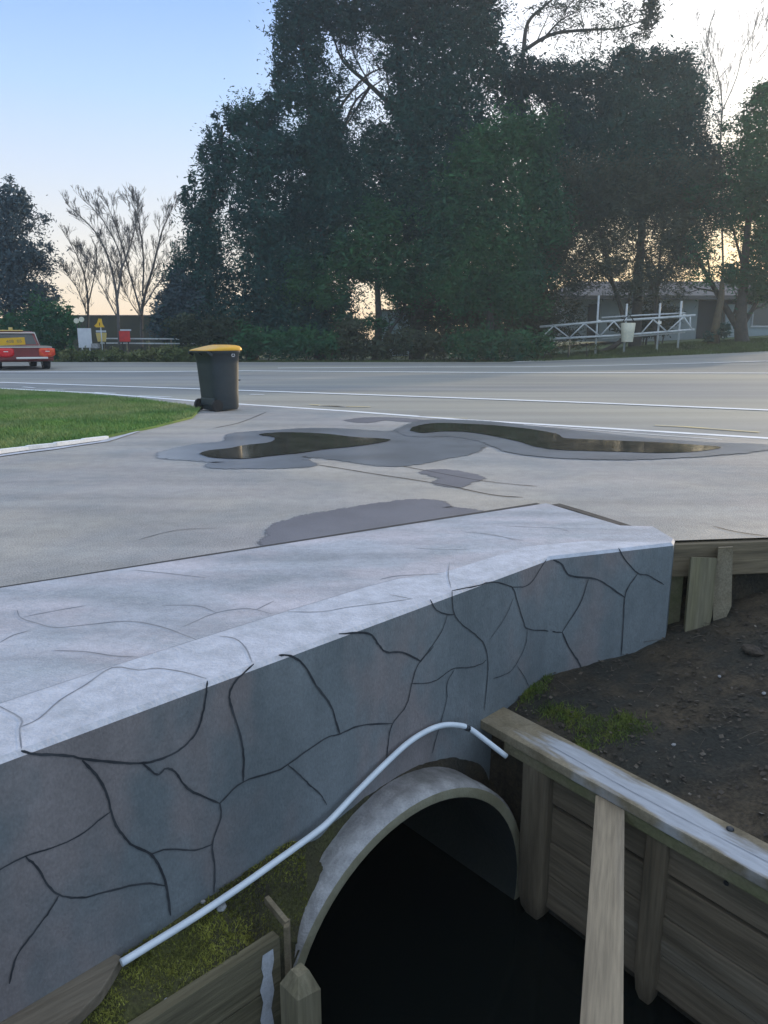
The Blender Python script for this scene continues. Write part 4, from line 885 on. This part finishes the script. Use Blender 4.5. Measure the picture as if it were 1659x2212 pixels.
mb = MB(); mb.box(((x2 + x3) / 2, 4, zt / 2 - .3), (x3 - x2, 7.6, zt)); wl = mb.build('wall', 'pale', root)
mb = MB(); mb.box(((x1 + x2) / 2, 2.6, zt / 2), (x2 - x1 + .2, 3.0, zt + .1)); mb.build('carport_back', 'shade', root)  # near-black box, the carport's shade put into its colour
mb = MB(); mb.box(((HX(1281).x - hx), -.03, 1.45), (.85, .08, 2.5)); mb.build('door', 'shade', root)
a, b = HX(1626).x - hx, HX(1700).x - hx
mb = MB(); mb.box(((a + b) / 2, .17, 2.0), (b - a, .06, 1.7)); wn = mb.build('window', 'glass', root)
mb = MB(); mb.box(((a + b) / 2, .14, 1.1), (b - a + .2, .10, .12)); mb.box(((a + b) / 2, .14, 2.88), (b - a + .2, .10, .1)); mb.box((a, .14, 2.0), (.08, .1, 1.7)); mb.build('frame', 'white', wn)
mb = MB(); e_ = .9
mb.add([(x0 - e_, -e_, zt), (x3, -e_, zt), (x3, 8.9, zt), (x0 - e_, 8.9, zt), (x0 - e_, -e_, zt + .28), (x3, -e_, zt + .28), (x3, 8.9, zt + .28), (x0 - e_, 8.9, zt + .28), (x0 + 2.0, 4, zr + .3), (x3, 4, zr + .3)],
       [(3, 2, 1, 0), (0, 1, 5, 4), (3, 0, 4, 7), (4, 5, 9, 8), (7, 4, 8), (8, 9, 6, 7), (2, 3, 7, 6), (1, 2, 6, 9, 5)]); mb.build('roof', 'roof', root)
# pale blue shed glimpsed between trunks
p = AY(860, 690, 56); root = empty('shed', (p.x, 56, 0), 'light blue wall of a shed glimpsed between the dark trunks', 'shed')
a = AY(815, 690, 56).x - p.x; b = AY(905, 690, 56).x - p.x; zt = AY(860, 672, 56).z; mb = MB(); mb.box(((a + b) / 2, 1.5, zt / 2), (b - a, 3, zt)); mb.build('wall', 'bwall', root)
mb = MB(); mb.box(((a + b) / 2, 1.5, zt + .05), (b - a + .3, 3.3, .1)); mb.build('roof', 'roof', root)
# long dark wall far behind the bare trees
p = AY(300, 700, 60); root = empty('garden_wall', (p.x, 60, 0), 'long dark boundary wall behind the bare trees at left', 'wall')
a = AY(150, 690, 60).x - p.x; b = AY(520, 690, 60).x - p.x; zt = AY(300, 683, 60).z; mb = MB(); mb.box(((a + b) / 2, 0, zt / 2), (b - a, .3, zt)); mb.build('wall_panel', 'ground', root)
mb = MB(); mb.box(((a + b) / 2, 0, zt + .04), (b - a, .42, .08)); mb.build('coping', 'roof', root)

# ------------------------------------------------------------------ trees
def crown(name, blobs, Y, mat, parent, org, leaf=(.21, .065), cover=5.0, clus=34, droop=.7, hollow=.35, tight=.2, squash=.85):
    """leaf-sized faces in many small clusters filling each blob; blobs = (u, v, ru, rv[, cover factor[, dY]])"""
    allv = []
    for bl in blobs:
        u, v, ru, rv = bl[:4]; cf = bl[4] if len(bl) > 4 else 1.0; dY = bl[5] if len(bl) > 5 else 0.0
        YY = Y + dY; c = AY(u, v, YY); k = YY / F * 1.02; rx, rz = ru * k, rv * k; ry = min(max(rx, rz), 3.4) * squash
        area = math.pi * rx * rz; nl = int(area / (leaf[0] * leaf[1] * .5) * cover * cf * .62)
        nc = max(6, int(clus * (area / 12) ** .75))
        d = rng.normal(size=(nc, 3)); d /= np.linalg.norm(d, axis=1)[:, None]; r = (hollow + (1 - hollow) * rng.random(nc)) ** .6
        cc = d * r[:, None] * np.array([rx, ry, rz]); sz = rng.uniform(.6, 1.5, nc) * tight * math.sqrt(rx * rz)
        i = rng.integers(0, nc, nl); off = rng.normal(size=(nl, 3)) * sz[i][:, None] * np.array([1, 1, .8])
        pos = np.array(c) + cc[i] + off
        a = rng.normal(size=(nl, 3)); a[:, 2] = a[:, 2] * (1 - droop) - droop * 1.6 * rng.random(nl); a /= np.linalg.norm(a, axis=1)[:, None]
        b = np.cross(a, rng.normal(size=(nl, 3))); b /= np.linalg.norm(b, axis=1)[:, None]
        s = rng.uniform(.55, 1.35, nl)[:, None]
        if cf >= .75:                      # bigger sprays inside the blob, small leaves towards its surface
            inner = rng.random(nl) < .26; ni = inner.sum(); dd = rng.normal(size=(ni, 3)); dd /= np.linalg.norm(dd, axis=1)[:, None]
            pos[inner] = np.array(c) + dd * (rng.random(ni) ** .4)[:, None] * np.array([rx, ry, rz]) * .80; s[inner] *= 1.9
        a = a * leaf[0] * .5 * s; b = b * leaf[1] * .5 * s
        far = rng.random(nl) < .08; pos[far] += off[far] * .9
        q = np.stack([pos - a, pos + b - a * .1, pos + a, pos - b - a * .1], 1)
        q[:, :, 2] = np.maximum(q[:, :, 2], .02); allv.append(q.reshape(-1, 3))
    v = np.concatenate(allv) - np.array(org)
    return fastmesh(name, v, 4, mat, parent)
def wander(a, b, n=6, w=.05):
    a = Vector(a); b = Vector(b); L_ = (b - a).length; o = [a]
    for i in range(1, n): o.append(a.lerp(b, i / n) + Vector([random.gauss(0, w * L_ / 2) for _ in range(3)]))
    return o + [b]
def branch(mb, p, d, L_, r, depth, n=4, spread=.55, upb=.25, mi=0, minr=.008, kids=(2, 4)):
    pts = [Vector(p)]; d = Vector(d).normalized()
    for i in range(n):
        d = (d + Vector([random.gauss(0, .10) for _ in range(3)]) + Vector((0, 0, upb * .12))).normalized(); pts.append(pts[-1] + d * (L_ / n))
    mb.tube(pts, [max(minr, r * (1 - .55 * i / n)) for i in range(n + 1)], 6 if r > .05 else 4 if r > .02 else 3, mi, False)
    if depth <= 0: return
    for k in range(random.randint(*kids)):
        t = random.uniform(.35, 1.0); i = min(n - 1, int(t * n)); q = pts[i].lerp(pts[i + 1], t * n - i)
        nd = (d + Vector([random.gauss(0, spread) for _ in range(3)])).normalized(); nd.z = nd.z + upb * .5
        branch(mb, q, nd, L_ * random.uniform(.5, .8), max(minr, r * (1 - .5 * t) * .62), depth - 1, n, spread, upb, mi, minr, kids)
def tree(name, label, ubase, Y, mat, blobs, trunk, group='trees on the far side of the road', cat='tree', bark='bark', rad=.28, limbs=(), z=None, **kw):
    bx = AY(ubase, 770, Y).x; org = (bx, Y, TZ(bx, Y) if z is None else z)
    root = empty(name, org, label, cat, group); o = Vector(org)
    if trunk:
        mb = MB(); P = [o + Vector((0, 0, -.2))] + [AY(u, v, Y) for u, v in trunk]; P = smooth_line(P, 4); n = len(P)
        mb.tube([p - o for p in P], [rad * (1.25 if i == 0 else 1 - .8 * i / n) for i in range(n)], 9, 0, False)
        for lm in limbs:
            r0 = lm[0]; L2 = [AY(u, v, Y + (j * .35)) for j, (u, v) in enumerate(lm[1])]; L2 = smooth_line(L2, 4); m = len(L2)
            mb.tube([p - o for p in L2], [r0 * (1 - .85 * i / m) for i in range(m)], 6, 0, False)
            for j in range(2, m, 2):
                dd_ = (L2[min(j + 1, m - 1)] - L2[j - 1]).normalized(); branch(mb, L2[j] - o, dd_ + Vector([random.gauss(0, .6) for _ in range(3)]), random.uniform(.8, 2.2), r0 * .3, 2, 3, .5, .1, 0, .012)
        mb.build('trunk', bark, root)
    crown('crown', blobs, Y, mat, root, org, **kw)
    return root
tree('conifer', 'dark pointed evergreen at the left edge of the tall trees', 420, 45.5, 'fol_dark',
     [(395, 610, 42, 62), (385, 690, 52, 62), (440, 520, 46, 80), (425, 450, 26, 42, .8), (462, 410, 34, 62), (478, 330, 30, 56), (468, 262, 7, 26, .8), (452, 300, 9, 22, .8), (415, 395, 8, 26, .8), (400, 420, 6, 22, .9), (505, 265, 24, 32), (402, 430, 10, 22, .7), (440, 330, 12, 26, .8), (460, 620, 60, 80), (430, 720, 70, 56)], [(430, 600), (465, 400), (480, 270)], droop=.3)
tree('conifer', 'broad dark evergreen next to the pointed one at left', 545, 45, 'fol_dark',
     [(545, 262, 44, 42), (585, 240, 32, 40, .9), (535, 350, 55, 75), (600, 340, 50, 70), (560, 470, 76, 90), (580, 600, 80, 95), (530, 700, 90, 76), (630, 700, 84, 76)], [(560, 620), (560, 420), (556, 260)], droop=.5)
tree('tall_tree', 'very tall ragged evergreen rising above the left conifers', 690, 46.5, 'fol_dark',
     [(632, 40, 42, 60), (612, 110, 26, 56, .8), (690, 20, 50, 56), (665, 110, 48, 56, .8), (640, 205, 54, 50), (700, 225, 46, 56, .8), (700, 290, 60, 50), (680, 330, 66, 76), (720, 420, 66, 90), (690, 520, 84, 86), (650, 440, 50, 70), (620, 520, 60, 70), (655, 600, 50, 60), (750, 560, 56, 60, .8), (600, 175, 14, 40, .8), (700, 690, 86, 86)],
     [(700, 600), (690, 400), (672, 200), (650, 60), (640, -40)], limbs=((.12, [(690, 330), (730, 240), (790, 165), (850, 140)]), (.10, [(740, 285), (770, 215), (830, 170)])), droop=.7, rad=.34)
tree('tall_tree', 'huge spreading dark tree in the middle with forked limbs against the sky', 900, 47, 'fol_dark',
     [(780, 30, 36, 40, .8), (860, 40, 62, 62), (940, 40, 62, 62), (1030, 50, 60, 60), (870, 130, 52, 52, .9), (960, 140, 72, 76), (1060, 140, 52, 60), (890, 230, 66, 64), (980, 250, 90, 80), (812, 320, 44, 50, .9), (770, 370, 60, 60, .8), (780, 450, 50, 60), (870, 340, 80, 86), (960, 370, 90, 90), (850, 460, 80, 80), (930, 490, 100, 86), (900, -30, 120, 50), (1040, -30, 60, 40), (745, 40, 50, 56, .9), (725, 170, 34, 40, .74), (790, 270, 34, 36, .7), (800, 100, 30, 36, .6), (760, 110, 30, 40, .5), (700, 330, 60, 60)],
     [(905, 600), (925, 430), (900, 330), (870, 220), (860, 100), (850, -20)], limbs=((.20, [(905, 350), (860, 250), (800, 185), (740, 130), (715, 60)]), (.15, [(905, 480), (960, 350), (1000, 200), (1010, 60)]), (.10, [(800, 185), (770, 235), (735, 290)]), (.08, [(860, 250), (835, 160), (842, 60)])), rad=.42, droop=.6)
tree('tree', 'blackish tree with a straight dark trunk before the orange gap', 812, 44.5, 'fol_green',
     [(760, 640, 26, 30, .35), (640, 610, 50, 60, .8), (860, 560, 60, 40, .9), (865, 620, 44, 40, .9), (740, 640, 20, 30, .8), (700, 640, 30, 40, .8), (790, 590, 34, 26, .9), (740, 690, 30, 20, .9), (800, 700, 50, 16, .9), (840, 600, 40, 30, .9), (700, 600, 50, 50, .7), (760, 550, 60, 50, .8), (880, 620, 50, 40, .8), (820, 500, 60, 60)], [(818, 700), (815, 600), (820, 500)], limbs=((.14, [(830, 740), (848, 705), (868, 680), (880, 640)]),), rad=.27, droop=.5)
tree('tree', 'rounded mid-green tree at the centre of the tree wall', 1060, 43.5, 'fol_green',
     [(1090, 300, 84, 56), (1150, 290, 60, 46), (1030, 370, 70, 70), (1130, 390, 86, 76), (1000, 470, 80, 80), (1090, 500, 100, 86), (1010, 600, 90, 90), (1110, 610, 80, 90), (960, 560, 60, 80), (1180, 460, 50, 80, .8)], [(1060, 620), (1070, 400)], droop=.6)
tree('tree', 'large dark flat-topped evergreen right of centre', 1370, 48, 'fol_dark',
     [(1140, 165, 50, 44), (1200, 180, 58, 46), (1265, 165, 50, 40), (1330, 185, 52, 70), (1350, 120, 26, 24, .8), (1400, 150, 60, 46), (1460, 150, 50, 40), (1490, 210, 40, 56), (1430, 240, 76, 70), (1350, 280, 76, 76), (1270, 280, 60, 60, .9), (1480, 310, 56, 66), (1520, 360, 34, 66, .9), (1400, 350, 84, 60), (1220, 250, 56, 50), (1320, 380, 70, 60), (1220, 330, 70, 70), (1500, 420, 50, 60, .9), (1420, 420, 70, 50), (1270, 420, 60, 50, .8), (1320, 470, 60, 60, .6), (1230, 470, 50, 60, .7), (1480, 500, 50, 60, .6), (1400, 500, 40, 60, .5), (1105, 205, 40, 50, .9), (1120, 262, 44, 40)],
     [(1380, 600), (1390, 430), (1400, 250)], limbs=((.16, [(1385, 480), (1300, 330), (1220, 220)]), (.14, [(1395, 420), (1450, 300), (1490, 200)])), droop=.6, rad=.36)
tree('leaning_tree', 'open tree with long curving bare limbs against the bright sky', 1130, 50, 'fol_brown',
     [(1405, 25, 22, 36, .8), (1180, 20, 34, 30, .35), (1260, 15, 50, 24, .4), (1330, 40, 44, 30, .35), (1300, 90, 70, 22, .3), (1385, 70, 26, 16, .5), (1230, 60, 40, 26, .25)],
     [(1135, 500), (1128, 260), (1130, 110)], limbs=((.15, [(1130, 120), (1140, 50), (1180, 10), (1230, -30)]), (.13, [(1130, 110), (1190, 75), (1260, 65), (1340, 60), (1410, 35)]), (.08, [(1170, 90), (1210, 45), (1260, 20)])), rad=.24, droop=.6, tight=.25, leaf=(.26, .06))
tree('thicket_tree', 'dark brown tangled tree left of the truss barrier', 1160, 48.2, 'fol_dull',
     [(960, 690, 100, 80), (1080, 700, 90, 76), (1160, 620, 60, 90), (1190, 520, 50, 80), (1150, 700, 70, 70), (900, 640, 60, 60), (1225, 690, 40, 50, .7), (1030, 640, 80, 60), (1120, 650, 70, 60)], [(1160, 640), (1175, 520)], droop=.5)
tree('tree', 'sparse brown twiggy tree above the left half of the house', 1290, 46.5, 'fol_brown',
     [(1210, 420, 50, 60, .72), (1250, 500, 46, 60, .7), (1290, 440, 60, 60, .72), (1260, 590, 50, 50, .72), (1330, 480, 50, 70, .68), (1310, 560, 60, 50, .66), (1220, 560, 40, 60, .72), (1350, 600, 60, 36, .72), (1270, 390, 70, 50, .74), (1360, 400, 60, 60, .7)],
     [(1350, 720), (1320, 600), (1290, 480), (1260, 400)], limbs=((.09, [(1345, 690), (1370, 600), (1380, 480), (1370, 400)]), (.07, [(1325, 620), (1265, 520), (1240, 430)])), rad=.17, droop=.7, leaf=(.30, .05), tight=.24, cover=7.4)
tree('tree', 'sparse brown twiggy tree above the right half of the house', 1420, 47, 'fol_brown',
     [(1390, 440, 50, 60, .7), (1430, 480, 50, 64, .66), (1470, 410, 60, 60, .74), (1420, 560, 60, 50, .68), (1485, 540, 46, 60, .7), (1440, 610, 60, 30, .72), (1510, 470, 40, 70, .72), (1530, 400, 34, 60, .7)],
     [(1415, 690), (1425, 560), (1440, 420)], limbs=((.08, [(1415, 650), (1390, 540), (1360, 430)]), (.08, [(1420, 620), (1470, 520), (1490, 400)])), rad=.15, droop=.7, leaf=(.30, .05), tight=.24, cover=7.4)
tree('forked_tree', 'green tree with a thick forked trunk at the right edge', 1600, 46, 'fol_green',
     [(1640, 260, 40, 66, .9), (1610, 350, 44, 70, .8), (1655, 400, 70, 90), (1590, 440, 50, 50, .8), (1650, 540, 56, 60, .8), (1590, 590, 46, 26, .8), (1540, 600, 50, 26, .6), (1650, 620, 60, 40), (1510, 430, 34, 40, .7), (1500, 560, 34, 50, .7), (1700, 450, 70, 160), (1560, 480, 30, 16, .6), (1582, 300, 26, 50, .6), (1565, 400, 26, 44, .6), (1585, 470, 30, 40, .7), (1660, 200, 30, 30, .8)],
     [(1600, 690), (1606, 620), (1614, 500), (1635, 360)], limbs=((.24, [(1598, 715), (1565, 660), (1530, 600), (1500, 545), (1480, 520)]), (.16, [(1606, 700), (1640, 640), (1660, 560)]), (.10, [(1612, 600), (1590, 520), (1570, 440)])), rad=.42, droop=.5)
# slim bare tree in the gap of sky at the right
def bare(name, label, u, Y, H, specs, bark='barkb', group='bare trees', vb=770, r=.12, depth=4, kids=(2, 4), spread=.32, minr=.011):
    bx = AY(u, vb, Y).x; root = empty(name, (bx, Y, TZ(bx, Y)), label, 'tree', group); o = root.location; mb = MB()
    for r0, pl in specs:
        r0 *= .52
        P = smooth_line([AY(a, b, Y + .3 * j) for j, (a, b) in enumerate(pl)], 4); m = len(P)
        mb.tube([p - o for p in P], [max(minr, r0 * (1 - .85 * i / m)) for i in range(m)], 7, 0, False)
        for j in range(max(2, m // 6), m, 1):
            d_ = (P[min(j + 1, m - 1)] - P[j - 1]).normalized(); rr = r0 * (1 - .85 * j / m)
            for _k in range(2 if H < 5 else 1):
                branch(mb, P[j] - o, d_ + Vector((random.gauss(0, spread), random.gauss(0, spread), random.uniform(0, .25))), random.uniform(.15, .29) * H * (1 - .5 * j / m), max(minr, rr * .30), 3, 4, .26, .35, 0, .0065, (2, 4))
    mb.build('trunk', bark, root); return root
bare('bare_tree', 'slim leafless tree in the sky gap near the right edge', 1560, 52, 8, [(.14, [(1565, 700), (1560, 500), (1555, 330), (1560, 230), (1548, 150), (1520, 85)]), (.07, [(1560, 240), (1590, 170), (1610, 100), (1640, 70)]), (.05, [(1556, 280), (1535, 210), (1530, 140)])], r=.1)
bare('bare_tree', 'leafless tree with one leaning trunk behind the warning sign', 250, 44, 4.6, [(.17, [(258, 745), (252, 640), (235, 560), (205, 500), (160, 455)]), (.10, [(253, 650), (262, 560), (225, 480), (195, 445)]), (.09, [(256, 600), (285, 520), (300, 450)]), (.06, [(250, 680), (215, 610), (175, 560)])])
bare('bare_tree', 'leafless tree with many upright limbs behind the red panel', 305, 45.5, 4.8, [(.20, [(306, 750), (308, 660), (330, 580), (350, 500), (368, 460)]), (.12, [(306, 680), (280, 590), (255, 500), (235, 450)]), (.11, [(308, 640), (310, 560), (300, 480), (285, 440)]), (.08, [(312, 660), (350, 600), (385, 560), (405, 540)]), (.07, [(307, 690), (280, 650), (265, 620)])])
bare('bare_tree', 'short leafless tree with dark stems above the notice board', 190, 46, 4.5, [(.15, [(188, 745), (190, 650), (178, 580), (150, 520)]), (.09, [(190, 660), (205, 590), (210, 530)]), (.06, [(189, 680), (165, 620), (140, 590)])], bark='bark')
tree('tree', 'grey-blue broadleaf tree cut by the left edge', 20, 46, 'fol_blue',
     [(25, 430, 44, 36), (5, 500, 60, 60), (70, 480, 34, 34, .7), (40, 560, 64, 50), (95, 560, 28, 36, .6), (30, 640, 80, 60), (-60, 560, 70, 120), (90, 640, 40, 40, .8)], [(25, 640), (20, 500)], droop=.3)
def shrub(name, label, blobs, Y, mat, cat='shrub', group='shrubs on the far roadside', **kw):
    u = sum(b[0] for b in blobs) / len(blobs); bx = AY(u, 770, Y).x; root = empty(name, (bx, Y, TZ(bx, Y)), label, cat, group)
    crown('foliage', blobs, Y, mat, root, (bx, Y, TZ(bx, Y)), **kw)
    mb = MB()
    for b in blobs[:6]:
        p = AY(b[0], b[1], Y) - root.location
        mb = MB(); mb.tube([(p.x + random.uniform(-.3, .3), random.uniform(-.2, .2), -.05), (p.x + random.uniform(-.5, .5), random.uniform(-.2, .2), max(.2, p.z))], [.05, .015], 5); mb.build('stem', 'bark', root)
    return root
shrub('shrub', 'very dark tall shrubbery behind the pickup', [(20, 720, 70, 50), (100, 700, 50, 56), (145, 700, 28, 46), (60, 760, 90, 26), (-60, 720, 60, 60), (130, 750, 34, 30)], 44, 'fol_green', droop=.3)
shrub('shrub', 'blue-grey shrub right of the bare trees', [(385, 620, 34, 36, .9), (365, 660, 36, 40), (410, 660, 50, 46), (345, 700, 24, 36)], 44.6, 'fol_blue', droop=.3)
shrub('shrub', 'brown dead-looking shrub behind the bin', [(400, 710, 36, 40), (450, 715, 50, 40), (500, 720, 44, 40), (470, 750, 50, 26)], 42.6, 'fol_dull', droop=.3)
shrub('hedge', 'low clipped olive hedge below the notice board', [(150, 766, 26, 15), (195, 768, 34, 13), (250, 768, 38, 13), (305, 767, 34, 14)], 41.75, 'fol_hedge', 'hedge', leaf=(.12, .06), droop=.1, cover=8, squash=.8)
shrub('hedge', 'low shaggy olive hedge directly left of the bin', [(350, 763, 26, 18), (385, 765, 30, 17), (425, 764, 34, 18), (480, 768, 30, 14)], 41.75, 'fol_hedge', 'hedge', leaf=(.13, .06), droop=.1, cover=8, squash=.8)
shrub('shrub', 'dark green undergrowth right of the bin', [(540, 740, 40, 40), (590, 745, 44, 36), (650, 740, 50, 40), (710, 745, 44, 34)], 42.2, 'fol_green', droop=.3)
shrub('shrub', 'blackish brown undergrowth below the orange gap', [(760, 745, 46, 34), (820, 752, 50, 28), (880, 735, 50, 32), (930, 745, 40, 34), (760, 710, 40, 22, .8)], 42.4, 'fol_dull', droop=.3)
shrub('shrub', 'green ground shrub left of the truss barrier', [(1000, 745, 46, 34), (1060, 745, 46, 34), (1120, 742, 46, 36), (1170, 745, 30, 24)], 42.0, 'fol_green', droop=.2)
shrub('shrub', 'loose low weeds below the left end of the truss', [(1150, 758, 24, 12, .6), (1190, 756, 24, 13, .6), (1235, 750, 24, 12, .5), (1110, 766, 24, 8, .6), (1280, 748, 20, 9, .4)], 42.6, 'fol_olive', leaf=(.16, .05), droop=.0)
shrub('shrub', 'dark bushes against the house wall behind the truss', [(1350, 705, 44, 16, .9), (1400, 690, 40, 26, .9), (1440, 690, 34, 26, .9), (1400, 660, 44, 16, .6), (1400, 715, 60, 16, .9)], 50, 'fol_dull', droop=.3)
shrub('shrub', 'dark shrub at the foot of the forked tree', [(1565, 715, 16, 20, .9), (1530, 725, 14, 12, .8)], 45.2, 'fol_dark', droop=.3)
# brown leaning trunk beside the forked tree
p = AY(1542, 738, 45.4); root = empty('dead_tree', (p.x, p.y, TZ(p.x, p.y)), 'light brown leaning bare trunk left of the forked tree', 'tree'); o = root.location
mb = MB(); mb.tube([AY(1541, 742, 45.4) - o, AY(1547, 700, 45.4) - o, AY(1557, 650, 45.6) - o, AY(1560, 600, 45.8) - o], [.30, .22, .18, .08], 9, 0, True); mb.build('trunk', 'barkbrown', root)
# grass tufts along the far verge
vp = [(-20, 41.2), (32, 41.2), (32, 48), (8, 48), (8, 42.2), (-20, 42.2)]
o = blades('verge_grass', vp, 50000, .13, .018, 'verge', lambda x, y: TZ(x, y) - .02, .4); tag(o, kind='stuff')

# ------------------------------------------------------------------ evening haze
hm = bpy.data.materials.new('evening_haze'); hm.use_nodes = True; t = hm.node_tree; t.nodes.clear()
mo = t.nodes.new('ShaderNodeOutputMaterial'); pv = t.nodes.new('ShaderNodeVolumePrincipled')
pv.inputs['Color'].default_value = (.72, .86, 1.0, 1); pv.inputs['Density'].default_value = HAZE; pv.inputs['Anisotropy'].default_value = .3
t.links.new(pv.outputs[0], mo.inputs['Volume']); MT['haze'] = hm
mb = MB(); mb.box((0, 100, 16), (400, 300, 40)); o = mb.build('haze', 'haze'); tag(o, kind='stuff')
